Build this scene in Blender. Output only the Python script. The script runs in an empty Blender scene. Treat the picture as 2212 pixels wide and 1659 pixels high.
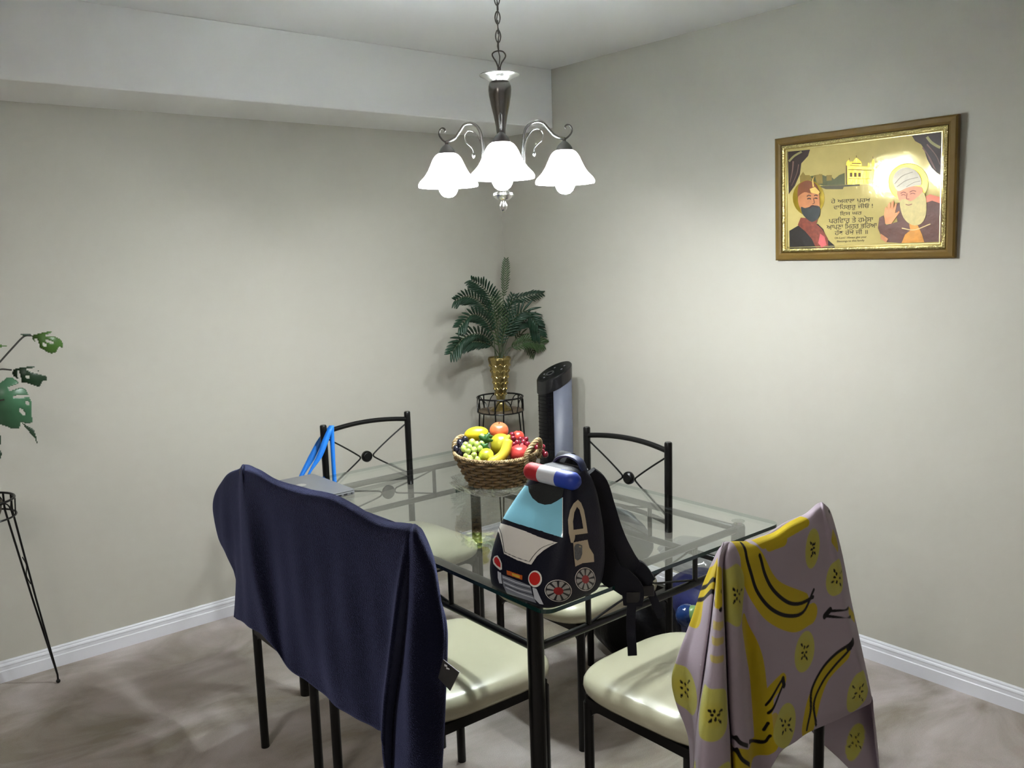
import bpy, math, random
import numpy as np
from mathutils import Vector, Matrix
from mathutils.bvhtree import BVHTree
random.seed(7); np.random.seed(7)
W, H = 2212, 1659
PI = math.pi
sc = bpy.context.scene
COL = sc.collection

# ---------------------------------------------------------------- camera
CAM = np.array([-3.00517448, -3.68983698, 1.56203152])
FPX = 1888.31618
YAW, PITCH, ROLL = 0.882343638, -0.148850074, -0.0309117407
def cam_axes():
    f = np.array([math.cos(YAW)*math.cos(PITCH), math.sin(YAW)*math.cos(PITCH), math.sin(PITCH)])
    r = np.cross(f, [0, 0, 1]); r /= np.linalg.norm(r); u = np.cross(r, f)
    c, s = math.cos(ROLL), math.sin(ROLL)
    return c*r+s*u, -s*r+c*u, f
RR, UU, FF = cam_axes()
def at(px, py, **k):
    """point of the room on an axis plane (x=, y= or z=) that a measured photo point belongs to"""
    (a, v), = k.items(); i = 'xyz'.index(a)
    d = FF + RR*(px-W/2)/FPX - UU*(py-H/2)/FPX
    return CAM + d*((v-CAM[i])/d[i])
cd = bpy.data.cameras.new('camera'); co = bpy.data.objects.new('camera', cd); COL.objects.link(co)
cd.sensor_width = 36; cd.lens = FPX*36/W; cd.clip_start = .05
M = Matrix(((RR[0], UU[0], -FF[0], CAM[0]), (RR[1], UU[1], -FF[1], CAM[1]), (RR[2], UU[2], -FF[2], CAM[2]), (0, 0, 0, 1)))
co.matrix_world = M; sc.camera = co

# ---------------------------------------------------------------- materials
def srgb(r, g, b):
    f = lambda c: (c/255/12.92) if c/255 <= .04045 else ((c/255+.055)/1.055)**2.4
    return (f(r), f(g), f(b), 1)
def mat(name, col, rough=.5, metal=0, noise=0, nscale=20, bump=0, bscale=80, spec=.5, sheen=0, coat=0, trans=0, aniso=0, dist=.002):
    m = bpy.data.materials.new(name); m.use_nodes = True
    nt = m.node_tree; b = nt.nodes['Principled BSDF']
    b.inputs['Base Color'].default_value = col; b.inputs['Roughness'].default_value = rough
    b.inputs['Metallic'].default_value = metal; b.inputs['Specular IOR Level'].default_value = spec
    if sheen: b.inputs['Sheen Weight'].default_value = sheen; b.inputs['Sheen Roughness'].default_value = .4
    if coat: b.inputs['Coat Weight'].default_value = coat
    if trans: b.inputs['Transmission Weight'].default_value = trans
    tc = nt.nodes.new('ShaderNodeTexCoord')
    if noise:
        n = nt.nodes.new('ShaderNodeTexNoise'); n.inputs['Scale'].default_value = nscale; n.inputs['Detail'].default_value = 4
        nt.links.new(tc.outputs['Object'], n.inputs['Vector'])
        mx = nt.nodes.new('ShaderNodeMix'); mx.data_type = 'RGBA'
        mx.inputs[6].default_value = tuple(c*(1-noise) for c in col[:3])+(1,)
        mx.inputs[7].default_value = tuple(min(1, c*(1+noise)) for c in col[:3])+(1,)
        nt.links.new(n.outputs['Fac'], mx.inputs[0]); nt.links.new(mx.outputs[2], b.inputs['Base Color'])
    if bump:
        n2 = nt.nodes.new('ShaderNodeTexNoise'); n2.inputs['Scale'].default_value = bscale; n2.inputs['Detail'].default_value = 3
        nt.links.new(tc.outputs['Object'], n2.inputs['Vector'])
        bp = nt.nodes.new('ShaderNodeBump'); bp.inputs['Strength'].default_value = bump; bp.inputs['Distance'].default_value = dist
        nt.links.new(n2.outputs['Fac'], bp.inputs['Height']); nt.links.new(bp.outputs['Normal'], b.inputs['Normal'])
    return m
def thin_glass(name, tint, refl=1.0, rough=.0, bump=0, bscale=30, ior=1.5):
    m = bpy.data.materials.new(name); m.use_nodes = True; nt = m.node_tree
    nt.nodes.remove(nt.nodes['Principled BSDF']); out = nt.nodes['Material Output']
    t = nt.nodes.new('ShaderNodeBsdfTransparent'); t.inputs[0].default_value = tint
    g = nt.nodes.new('ShaderNodeBsdfGlossy'); g.inputs['Roughness'].default_value = rough; g.inputs[0].default_value = (refl, refl, refl, 1)
    fr = nt.nodes.new('ShaderNodeFresnel'); fr.inputs['IOR'].default_value = 1.5
    ge = nt.nodes.new('ShaderNodeNewGeometry'); mr = nt.nodes.new('ShaderNodeMapRange'); mr.inputs[3].default_value = ior; mr.inputs[4].default_value = 1/ior
    nt.links.new(ge.outputs['Backfacing'], mr.inputs[0]); nt.links.new(mr.outputs[0], fr.inputs['IOR'])
    mx = nt.nodes.new('ShaderNodeMixShader')
    nt.links.new(fr.outputs[0], mx.inputs[0]); nt.links.new(t.outputs[0], mx.inputs[1]); nt.links.new(g.outputs[0], mx.inputs[2])
    nt.links.new(mx.outputs[0], out.inputs[0])
    if bump:
        tc = nt.nodes.new('ShaderNodeTexCoord')
        n2 = nt.nodes.new('ShaderNodeTexNoise'); n2.inputs['Scale'].default_value = bscale
        nt.links.new(tc.outputs['Object'], n2.inputs['Vector'])
        bp = nt.nodes.new('ShaderNodeBump'); bp.inputs['Strength'].default_value = bump; bp.inputs['Distance'].default_value = .01
        nt.links.new(n2.outputs['Fac'], bp.inputs['Height'])
        nt.links.new(bp.outputs['Normal'], g.inputs['Normal']); nt.links.new(bp.outputs['Normal'], fr.inputs['Normal'])
    return m
def emis(name, col, s):
    m = bpy.data.materials.new(name); m.use_nodes = True; nt = m.node_tree
    nt.nodes.remove(nt.nodes['Principled BSDF'])
    e = nt.nodes.new('ShaderNodeEmission'); e.inputs[0].default_value = col; e.inputs[1].default_value = s
    nt.links.new(e.outputs[0], nt.nodes['Material Output'].inputs[0]); return m
def vcol(name, rough=.8, sheen=0, bump=.15, bscale=400, transl=0):
    m = mat(name, (1, 1, 1, 1), rough, sheen=sheen, bump=bump, bscale=bscale, spec=.2)
    nt = m.node_tree; a = nt.nodes.new('ShaderNodeAttribute'); a.attribute_name = 'pattern'
    b = nt.nodes['Principled BSDF']; nt.links.new(a.outputs['Color'], b.inputs['Base Color'])
    if transl:
        t = nt.nodes.new('ShaderNodeBsdfTranslucent'); nt.links.new(a.outputs['Color'], t.inputs[0])
        mx = nt.nodes.new('ShaderNodeMixShader'); mx.inputs[0].default_value = transl
        nt.links.new(b.outputs[0], mx.inputs[1]); nt.links.new(t.outputs[0], mx.inputs[2])
        nt.links.new(mx.outputs[0], nt.nodes['Material Output'].inputs[0])
    return m

WALL = mat('beige_wall_paint', (.485, .468, .410, 1), .75, bump=.25, bscale=160, noise=.03, nscale=2, dist=.001)
WHITEW = mat('white_ceiling_paint', (.80, .80, .785, 1), .85, bump=.3, bscale=120, dist=.001)
TRIM = mat('white_trim_paint', (.74, .75, .80, 1), .4, bump=.05)
BLACK = mat('black_powder_coated_metal', (.0035, .0035, .0035, 1), .30, bump=.05, bscale=300, spec=.3)
CREAM = mat('cream_vinyl', (.52, .50, .36, 1), .30, noise=.06, nscale=6, bump=.06, bscale=40, coat=.25)
CHROME = mat('brushed_nickel', (.42, .41, .39, 1), .27, metal=1, bump=.03)
DKNICK = mat('aged_nickel', (.13, .12, .11, 1), .35, metal=1)
GLASS = thin_glass('clear_table_glass', (.955, .975, .965, 1))
GEDGE = mat('green_glass_edge', (.006, .03, .026, 1), .06, noise=.3, nscale=9)
CRYSTAL = thin_glass('clear_crystal', (.93, .94, .94, 1), 1, .03, 1, 45, 2.1)
PLASTIC = thin_glass('clear_plastic_film', (.78, .80, .84, 1), 1, .12, 1, 14)

# the edge is dark green from outside and passes light when looked at from inside the pane
nt = GEDGE.node_tree; tr = nt.nodes.new('ShaderNodeBsdfTransparent'); tr.inputs[0].default_value = (.62, .70, .67, 1)
ge = nt.nodes.new('ShaderNodeNewGeometry'); mx = nt.nodes.new('ShaderNodeMixShader')
nt.links.new(ge.outputs['Backfacing'], mx.inputs[0]); nt.links.new(nt.nodes['Principled BSDF'].outputs[0], mx.inputs[1]); nt.links.new(tr.outputs[0], mx.inputs[2])
nt.links.new(mx.outputs[0], nt.nodes['Material Output'].inputs[0])

# carpet: brushed pile with patches leaning both ways
def carpet():
    m = mat('beige_cut_pile_carpet', (.3, .26, .23, 1), 1, spec=.05, sheen=.25)
    nt = m.node_tree; b = nt.nodes['Principled BSDF']; L = nt.links.new
    tc = nt.nodes.new('ShaderNodeTexCoord')
    mp = nt.nodes.new('ShaderNodeMapping'); mp.inputs['Scale'].default_value = (1.3, 2.2, 1); mp.inputs['Rotation'].default_value = (0, 0, .5)
    L(tc.outputs['Object'], mp.inputs[0])
    n1 = nt.nodes.new('ShaderNodeTexNoise'); n1.inputs['Scale'].default_value = 1.6; n1.inputs['Detail'].default_value = 5; n1.inputs['Distortion'].default_value = .8; n1.inputs['Roughness'].default_value = .55
    L(mp.outputs[0], n1.inputs['Vector'])
    r = nt.nodes.new('ShaderNodeValToRGB'); e = r.color_ramp.elements
    e[0].position = .36; e[0].color = (.29, .25, .20, 1); e[1].position = .62; e[1].color = (.56, .50, .485, 1)
    x = e.new(.48); x.color = (.42, .37, .335, 1)
    L(n1.outputs['Fac'], r.inputs[0])
    n2 = nt.nodes.new('ShaderNodeTexNoise'); n2.inputs['Scale'].default_value = 330; n2.inputs['Detail'].default_value = 2
    L(tc.outputs['Object'], n2.inputs['Vector'])
    mr = nt.nodes.new('ShaderNodeMapRange'); mr.inputs[3].default_value = .8; mr.inputs[4].default_value = 1.15
    L(n2.outputs['Fac'], mr.inputs[0])
    mx = nt.nodes.new('ShaderNodeMix'); mx.data_type = 'RGBA'; mx.blend_type = 'MULTIPLY'; mx.inputs[0].default_value = 1
    L(r.outputs[0], mx.inputs[6]); L(mr.outputs[0], mx.inputs[7]); L(mx.outputs[2], b.inputs['Base Color'])
    bp = nt.nodes.new('ShaderNodeBump'); bp.inputs['Strength'].default_value = .6; bp.inputs['Distance'].default_value = .006
    L(n2.outputs['Fac'], bp.inputs['Height']); L(bp.outputs[0], b.inputs['Normal'])
    return m
CARPET = carpet()

# ---------------------------------------------------------------- mesh builder
class MB:
    def __init__(s): s.v = []; s.f = []; s.m = []
    def add(s, vs, fs, mi=0):
        o = len(s.v); s.v += [tuple(map(float, v)) for v in vs]; s.f += [tuple(i+o for i in f) for f in fs]; s.m += [mi]*len(fs); return s
    def tube(s, path, r, n=10, closed=False, mi=0, flat=None):
        P = [np.array(p, float) for p in path]; N = len(P)
        R = list(r) if hasattr(r, '__len__') else [r]*N
        T = []
        for i in range(N):
            a = P[(i-1) % N] if (closed or i > 0) else P[i]; b = P[(i+1) % N] if (closed or i < N-1) else P[i]
            t = b-a; T.append(t/(np.linalg.norm(t)+1e-12))
        ref = np.array([0, 0, 1.]) if abs(T[0][2]) < .9 else np.array([1., 0, 0])
        u = np.cross(T[0], ref); u /= np.linalg.norm(u)
        vs = []
        for i in range(N):
            u = u-T[i]*(u@T[i]); u /= np.linalg.norm(u)+1e-12; w = np.cross(T[i], u)
            for k in range(n):
                a = 2*PI*k/n; kx, ky = (1, 1) if flat is None else flat
                vs.append(P[i]+R[i]*(math.cos(a)*u*kx+math.sin(a)*w*ky))
        fs = []
        for i in range(N if closed else N-1):
            j = (i+1) % N
            for k in range(n): fs.append((i*n+k, i*n+(k+1) % n, j*n+(k+1) % n, j*n+k))
        if not closed: fs += [tuple(range(n))[::-1], tuple((N-1)*n+k for k in range(n))]
        return s.add(vs, fs, mi)
    def rod(s, a, b, r, n=12, mi=0): return s.tube([a, b], r, n, mi=mi)
    def box(s, c, d, rz=0, mi=0, rot=None):
        vs = []
        for i in (-1, 1):
            for j in (-1, 1):
                for k in (-1, 1):
                    p = Vector((i*d[0]/2, j*d[1]/2, k*d[2]/2))
                    p = (rot @ p) if rot is not None else Matrix.Rotation(rz, 3, 'Z') @ p
                    vs.append((p[0]+c[0], p[1]+c[1], p[2]+c[2]))
        return s.add(vs, [(0, 1, 3, 2), (4, 6, 7, 5), (0, 4, 5, 1), (2, 3, 7, 6), (0, 2, 6, 4), (1, 5, 7, 3)], mi)
    def lathe(s, prof, c=(0, 0, 0), n=28, mi=0, wob=None, axis=None):
        vs = []
        for q, (r, z) in enumerate(prof):
            for k in range(n):
                a = 2*PI*k/n; rr = r*(1 if wob is None else wob(a, q)); p = Vector((rr*math.cos(a), rr*math.sin(a), z))
                if axis is not None: p = axis @ p
                vs.append((p[0]+c[0], p[1]+c[1], p[2]+c[2]))
        fs = []
        for i in range(len(prof)-1):
            for k in range(n): fs.append((i*n+k, i*n+(k+1) % n, (i+1)*n+(k+1) % n, (i+1)*n+k))
        if prof[0][0] > 1e-5: pass
        return s.add(vs, fs, mi)
    def disc(s, c, r, axis=None, n=24, mi=0):
        vs = [tuple(c)]
        for k in range(n):
            a = 2*PI*k/n; p = Vector((r*math.cos(a), r*math.sin(a), 0))
            if axis is not None: p = axis @ p
            vs.append((p[0]+c[0], p[1]+c[1], p[2]+c[2]))
        return s.add(vs, [(0, 1+k, 1+(k+1) % n) for k in range(n)], mi)
    def ball(s, c, r, sx=1, sy=1, sz=1, n=16, m=10, rot=None, mi=0, wob=None):
        vs = []
        for i in range(m+1):
            t = PI*i/m
            for k in range(n):
                a = 2*PI*k/n; p = Vector((math.sin(t)*math.cos(a), math.sin(t)*math.sin(a), math.cos(t)))
                q = r*(wob(p) if wob else 1); p = Vector((p[0]*sx*q, p[1]*sy*q, p[2]*sz*q))
                if rot is not None: p = rot @ p
                vs.append((p[0]+c[0], p[1]+c[1], p[2]+c[2]))
        fs = []
        for i in range(m):
            for k in range(n): fs.append((i*n+k, (i+1)*n+k, (i+1)*n+(k+1) % n, i*n+(k+1) % n))
        return s.add(vs, fs, mi)
    def prism(s, poly, z0, z1, mi=0, fn=None):
        """extrude a 2D polygon between z0 and z1; fn maps (x,y,z)"""
        n = len(poly); vs = [(x, y, z0) for x, y in poly]+[(x, y, z1) for x, y in poly]
        if fn: vs = [fn(*v) for v in vs]
        return s.add(vs, [tuple(range(n))[::-1], tuple(n+i for i in range(n))]+[(i, (i+1) % n, n+(i+1) % n, n+i) for i in range(n)], mi)
    def grid(s, G, mi=0, closeu=False):
        G = np.asarray(G); a, b = G.shape[:2]
        fs = []
        for i in range(a if closeu else a-1):
            for j in range(b-1): fs.append((i*b+j, ((i+1) % a)*b+j, ((i+1) % a)*b+j+1, i*b+j+1))
        return s.add(G.reshape(-1, 3), fs, mi)
    def build(s, name, mats, parent=None, smooth=True, origin=None, bevel=0, solid=0, sub=0, auto=40, off=-1):
        me = bpy.data.meshes.new(name)
        o0 = np.zeros(3)
        if parent is None:
            if origin is None:
                A = np.array(s.v); o0 = np.array([(A[:, 0].min()+A[:, 0].max())/2, (A[:, 1].min()+A[:, 1].max())/2, A[:, 2].min()])
            else: o0 = np.array(origin, float)
        elif s.world:
            r = parent
            while r.parent is not None: r = r.parent
            o0 = np.array(r.location)
        me.from_pydata([tuple(np.array(v)-o0) for v in s.v], [], s.f)
        if not isinstance(mats, (list, tuple)): mats = [mats]
        for m in mats: me.materials.append(m)
        me.polygons.foreach_set('material_index', s.m)
        me.validate(); me.update()
        import bmesh
        bm = bmesh.new(); bm.from_mesh(me); bmesh.ops.remove_doubles(bm, verts=bm.verts, dist=1e-6); bmesh.ops.recalc_face_normals(bm, faces=bm.faces); bm.to_mesh(me); bm.free()
        if smooth:
            me.polygons.foreach_set('use_smooth', [True]*len(me.polygons))
            try: me.set_sharp_from_angle(angle=math.radians(auto))
            except Exception: pass
        o = bpy.data.objects.new(name, me); COL.objects.link(o)
        if parent is not None: o.parent = parent
        else: o.location = tuple(o0)
        if solid: md = o.modifiers.new('t', 'SOLIDIFY'); md.thickness = solid; md.offset = off
        if bevel: md = o.modifiers.new('b', 'BEVEL'); md.width = bevel; md.segments = 3; md.limit_method = 'ANGLE'
        if sub: md = o.modifiers.new('s', 'SUBSURF'); md.levels = sub; md.render_levels = sub
        return o
    world = True
class ML(MB): world = False     # vertices already in the parent's own coordinates

def tag(o, label=None, cat=None, group=None, kind=None):
    if label: o['label'] = label
    if cat: o['category'] = cat
    if group: o['group'] = group
    if kind: o['kind'] = kind
    return o
def thing(name, label, cat, loc=(0, 0, 0), rz=0, group=None):
    o = bpy.data.objects.new(name, None); COL.objects.link(o); o.location = loc; o.rotation_euler = (0, 0, rz)
    o.empty_display_size = .05
    return tag(o, label, cat, group)
def curve(pts, n=24, closed=False):
    """Catmull-Rom through points"""
    P = np.array(pts, float); N = len(P); out = []
    seg = N if closed else N-1
    for i in range(seg):
        a = P[(i-1) % N] if (closed or i > 0) else 2*P[0]-P[1]; b = P[i]; c = P[(i+1) % N]; d = P[(i+2) % N] if (closed or i < N-2) else 2*P[-1]-P[-2]
        k = max(2, n//seg)
        for t in np.arange(k)/k: out.append(.5*((2*b)+(c-a)*t+(2*a-5*b+4*c-d)*t*t+(-a+3*b-3*c+d)*t**3))
    if not closed: out.append(P[-1])
    return np.array(out)

# ================================================================ the room
HC = 2.44; SZ = 2.1617; SD = .4144
def struct(name, mb, m, **k): return tag(mb.build(name, m, **k), kind='structure')
X0, Y0 = -6.2, -6.6
struct('floor', MB().box((X0/2, Y0/2, -.05), (-X0, -Y0, .1)), CARPET, smooth=False)
struct('ceiling', MB().box((X0/2, Y0/2, HC+.05), (-X0, -Y0, .1)), WHITEW, smooth=False)
struct('wall_left', MB().box((X0/2, .05, HC/2), (-X0+.2, .1, HC)), WALL, smooth=False)
struct('wall_right', MB().box((.05, Y0/2, HC/2), (.1, -Y0, HC)), WALL, smooth=False)
struct('wall_back', MB().box((X0/2, Y0-.05, HC/2), (-X0+.2, .1, HC)), WALL, smooth=False)
struct('wall_front', MB().box((X0-.05, Y0/2, HC/2), (.1, -Y0, HC)), WALL, smooth=False)
struct('trim_1', MB().box((X0/2, -SD/2, (HC+SZ)/2), (-X0, SD, HC-SZ)), WHITEW, smooth=False, bevel=.004)   # the boxed bulkhead
prof = [(0, 0), (.013, 0), (.013, .045), (.0105, .048), (.0105, .060), (.012, .064), (.010, .069), (.007, .073), (.007, .078), (.004, .083), (0, .083)]
def board(name, a, b, nrm):
    mb = MB(); n = len(prof); vs = []
    for p in (a, b):
        for d, z in prof: vs.append((p[0]+nrm[0]*d, p[1]+nrm[1]*d, z))
    mb.add(vs, [tuple(range(n)), tuple(n+i for i in range(n))[::-1]]+[(i, (i+1) % n, n+(i+1) % n, n+i) for i in range(n)])
    return struct(name, mb, TRIM, smooth=False)
board('baseboard_left', (X0, 0), (-.0, 0), (0, -1)); board('baseboard_right', (0, -.0131), (0, Y0), (-1, 0))
board('baseboard_back', (X0, Y0), (0, Y0), (0, 1)); board('baseboard_front', (X0, 0), (X0, Y0), (1, 0))

# ================================================================ dining chairs
def pad_mesh():
    mb = ML(); n = 48; yc, hd = .245, .235
    def outline(a, s):
        c, q = math.cos(a), math.sin(a); e = 2/4.2
        x = abs(c)**e*(1 if c > 0 else -1); y = abs(q)**e*(1 if q > 0 else -1)
        w = .212+.022*(y*.5+.5)
        return x*w*s, yc+y*hd*s+(.012*(1-x*x) if y > 0 else 0)*s
    rings = [(.0, .419), (.90, .419), (.955, .421), (.985, .429), (1.0, .441), (.995, .454), (.965, .466), (.90, .475), (.75, .482), (.5, .486), (.2, .488), (0, .488)]
    G = [[(*outline(2*PI*k/n, s), z) for k in range(n)] for s, z in rings]
    return mb.grid(np.transpose(np.array(G), (1, 0, 2)), closeu=True)
def arc_bracket(p, d, w=.05, h=.05, t=.012):
    """curved corner bracket under the seat rail at leg top p, running in direction d"""
    mb = ML(); d = np.array([d[0], d[1], 0.]); nrm = np.array([-d[1], d[0], 0])*t/2
    pts = [(0, 0), (w, 0)]+[(w-w*.92*math.sin(a), -h+h*math.cos(a)*.92) for a in np.linspace(.15, PI/2, 8)]+[(0, -h*1.15)]
    vs = [np.array(p)+d*x+np.array([0, 0, z])+s*nrm for s in (-1, 1) for x, z in pts]; n = len(pts)
    return mb.add(vs, [tuple(range(n)), tuple(n+i for i in range(n))[::-1]]+[(i, (i+1) % n, n+(i+1) % n, n+i) for i in range(n)])
def make_chair(label, loc, rz, group):
    t = thing('dining_chair', label, 'chair', loc, rz, group); HW = .1925; R = .0132
    for s in (-1, 1):
        ML().tube([(s*HW, 0, 0), (s*HW, 0, .90), (s*HW, 0, .921), (s*(HW), 0, .925)], [R, R, R, R*.8], 16).build('back_post', BLACK, t)
        ML().tube([(s*.2, .425, 0), (s*.2, .425, .405)], R, 16).build('leg', BLACK, t)
    fr = ML()
    for a, b in (((-.2, .425), (.2, .425)), ((-HW, 0), (HW, 0)), ((-HW, 0), (-.2, .425)), ((HW, 0), (.2, .425))):
        c = ((a[0]+b[0])/2, (a[1]+b[1])/2, .405); L = math.hypot(a[0]-b[0], a[1]-b[1])
        fr.box(c, (L, .022, .026), math.atan2(b[1]-a[1], b[0]-a[0]))
    for sx in (-1, 1):
        for y, sy in ((0, 1), (.425, -1)):
            for d in ((-sx, 0), (0, sy)):
                b = arc_bracket((sx*.198 if y else sx*HW, y, .392), d); fr.add(b.v, b.f)
    fr.build('seat_frame', BLACK, t, auto=30)
    pad_mesh().build('seat', CREAM, t, auto=80)
    def rail(z, up):
        return [(x, -.014*(1-(x/HW)**2), z+up*(1-(x/HW)**2)) for x in np.linspace(-HW, HW, 17)]
    ML().tube(rail(.893, .015), .0095, 12).build('top_rail', BLACK, t)
    ML().tube(rail(.645, .010), .0085, 12).build('lower_rail', BLACK, t)
    br = ML(); zc = .765; yb = -.014
    for sx in (-1, 1):
        pts = [(sx*(HW-.01), -.004, .872), (sx*.105, yb*.75, .822), (sx*.045, yb, .780), (sx*.030, yb, zc), (sx*.045, yb, .750), (sx*.105, yb*.75, .712), (sx*(HW-.01), -.004, .664)]
        br.tube(curve(pts, 30), .0032, 8)
    br.build('back_brace', BLACK, t)
    rx = Matrix.Rotation(PI/2, 3, 'X')
    ML().lathe([(0, .010), (.016, .010), (.019, .007), (.021, .008), (.0225, .006), (.023, 0), (.0225, -.006), (.021, -.008), (.019, -.007), (.016, -.010), (0, -.010)], (0, yb, zc), 24, axis=rx).build('medallion', BLACK, t)
    return t
G_CH = 'matching black metal dining chairs around the glass table'
chairA1 = make_chair('black metal dining chair under the far half of the navy towel, nearest the left wall', (-1.975, -1.312, 0), -PI/2, G_CH)
chairA2 = make_chair('black metal dining chair under the near half of the navy towel, its cream seat showing', (-1.975, -1.818, 0), -PI/2, G_CH)
chairB = make_chair('black metal dining chair behind the laptop with blue straps hung on its back', (-1.267, -.652, 0), PI, G_CH)
chairC = make_chair('black metal dining chair with bare back, on the right behind the police car backpack', (-.805, -1.63, 0), PI/2, G_CH)
chairD = make_chair('black metal dining chair in the foreground draped with the banana print cloth', (-1.322, -2.585, 0), 0, G_CH)

# ================================================================ glass dining table
tb = thing('dining_table', 'rectangular glass dining table with black metal frame, set with a laptop, fruit basket and backpack', 'table', (-1.33, -1.555, 0))
gx0, gx1, gy0, gy1, TZ = -1.785, -.875, -2.300, -.825, .77
def rrect(x0, x1, y0, y1, r, n=8):
    out = []
    for cx, cy, a0 in ((x1-r, y1-r, 0), (x0+r, y1-r, PI/2), (x0+r, y0+r, PI), (x1-r, y0+r, 1.5*PI)):
        for k in range(n+1): a = a0+PI/2*k/n; out.append((cx+r*math.cos(a), cy+r*math.sin(a)))
    return out
poly = rrect(gx0, gx1, gy0, gy1, .03); n = len(poly)
g = MB(); g.add([(x, y, TZ) for x, y in poly], [tuple(range(n))], 0); g.add([(x, y, TZ-.010) for x, y in poly], [tuple(range(n))[::-1]], 0)
g.add([(x, y, z) for z in (TZ-.010, TZ) for x, y in poly], [(i, (i+1) % n, n+(i+1) % n, n+i) for i in range(n)], 1)
tag(g.build('table_top', [GLASS, GEDGE], tb, smooth=False), 'clear glass top with a dark green edge')
LX0, LX1, LY0, LY1 = -1.717, -.917, -2.183, -.893
for x in (LX0, LX1):
    for y in (LY0, LY1):
        lg = MB().tube([(x, y, 0), (x, y, .01), (x, y, .742), (x, y, .748)], [.020, .0205, .0205, .018], 20).build('leg', BLACK, tb)
        MB().lathe([(0, .748), (.012, .748), (.012, .7585), (.0195, .7585), (.0195, .7598), (0, .7598)], (x, y, 0), 20).build('glass_pad', CHROME, tb)
def side(a, b):
    a = np.array(a); b = np.array(b); d = (b-a)/np.linalg.norm(b-a); L = np.linalg.norm(b-a)
    P = lambda s, z: (a[0]+d[0]*s, a[1]+d[1]*s, z)
    for z in (.735, .622): MB().rod(P(0, z), P(L, z), .0105, 12).build('rail', BLACK, tb)
    s1, s2 = L*.225, L*.75 if L < 1 else L*.74
    m = L/2
    if L > 1: s1, s2 = m-.30, m+.30
    else: s1, s2 = .178, .600
    m = (s1+s2)/2
    for s in (s1, s2): MB().rod(P(s, .622), P(s, .735), .0075, 10).build('bar', BLACK, tb)
    sw = MB(); h = (s2-s1)/2
    for q in (-1, 1):
        pts = [P(m+q*h, .728), P(m+q*h*.62, .708), P(m+q*.05, .692), P(m+q*.031, .684), P(m+q*.031, .673), P(m+q*.05, .665), P(m+q*h*.62, .648), P(m+q*h, .630)]
        sw.tube(curve(pts, 28), .0030, 8)
    sw.build('scroll_rod', BLACK, tb)
    ax = Matrix.Rotation(math.atan2(d[1], d[0]), 3, 'Z') @ Matrix.Rotation(PI/2, 3, 'X')
    MB().lathe([(0, .007), (.022, .007), (.0265, .004), (.0265, -.004), (.022, -.007), (0, -.007)], P(m, .6785), 28, axis=ax).build('medallion', BLACK, tb)
side((LX0, LY0), (LX1, LY0)); side((LX0, LY1), (LX1, LY1)); side((LX0, LY0), (LX0, LY1)); side((LX1, LY0), (LX1, LY1))

# ================================================================ drapes
def resample(pts, n, ease=None):
    P = curve(pts, 60); d = np.r_[0, np.cumsum(np.linalg.norm(np.diff(P, axis=0), axis=1))]; d /= d[-1]
    t = np.linspace(0, 1, n)
    return np.array([np.interp(t, d, P[:, k]) for k in range(3)]).T
def surface(cols, nv, per):
    C = np.array([resample(c, nv) for c in cols]); out = []
    N = len(C)
    for i in range(N-1):
        a = C[i-1] if i else 2*C[0]-C[1]; b = C[i]; c = C[i+1]; d = C[i+2] if i < N-2 else 2*C[-1]-C[-2]
        k = per[i] if hasattr(per, '__len__') else per
        for t in np.arange(k)/k: out.append(.5*((2*b)+(c-a)*t+(2*a-5*b+4*c-d)*t*t+(-a+3*b-3*c+d)*t**3))
    out.append(C[-1]); return np.array(out)
cx = lambda x, *pp: [at(a, b, x=x if q is None else q) for a, b, q in [(p+(None,))[:3] for p in pp]]
cy = lambda y, *pp: [at(a, b, y=y if q is None else q) for a, b, q in [(p+(None,))[:3] for p in pp]]
# --- navy towel over the two chairs on the left
XR = -1.978; XB = -2.010
def ridge(px, py): q = at(px, py, x=XR); return q
def back(rp, *pp):
    top = at(*rp, x=XR-.010); r = [at(rp[0], rp[1]+1, x=XR+.004), top]
    for i, p in enumerate(pp): r.append(at(p[0], p[1], x=(p[2]-.006 if p[2] < -1.99 else p[2]) if len(p) > 2 else XB-.012*i/len(pp)))
    return r
def frontc(y, zr, zb, xo=0):
    return [(XR-.006, y, zr-.001), (XR+.012, y, zr-.004), (XR+.032+xo, y, zr-.06), (XR+.040+xo, y, zr-.2), (XR+.046+xo, y, zb+.06), (XR+.05+xo, y, zb)]
T = []
T.append(frontc(-1.98, .945, .505))
T.append(frontc(-1.80, .942, .510, .004))
T.append(frontc(-1.57, .942, .512))
T.append(frontc(-1.35, .93, .510, .006))
T.append(frontc(-1.15, .94, .507))
# far end: loose hump beyond the far post, then the corner hanging down
T.append([at(528, 1011, x=-1.955)]+[at(a, b, x=x) for a, b, x in ((500, 1030, -1.935), (476, 1090, -1.93), (488, 1160, -1.93), (520, 1235, -1.94), (535, 1320, -1.96))])
T.append([at(525, 1010, x=-1.96)]+[at(a, b, x=x) for a, b, x in ((487, 1037, -1.95), (463, 1090, -1.95), (476, 1160, -1.955), (512, 1232, -1.965), (524, 1335, -1.975))])
T.append([at(523, 1009, x=-1.965)]+[at(a, b, x=x) for a, b, x in ((500, 1050, -1.965), (490, 1110, -1.97), (497, 1170, -1.975), (514, 1240, -1.98), (520, 1340, -1.985))])
T.append([at(522, 1009, x=-1.97)]+[at(a, b, x=x) for a, b, x in ((517, 1060, -1.985), (517, 1130, -1.99), (516, 1200, -1.995), (513, 1262, -2.0), (507, 1333, -2.005))])
T.append(back((524, 1008), (524, 1028), (527, 1120), (536, 1220), (538, 1290), (532, 1343)))
T.append(back((532, 1009), (532, 1034), (542, 1140, -2.018), (556, 1260, -2.028), (571, 1340, -2.03), (585, 1386, -2.03)))
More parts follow.
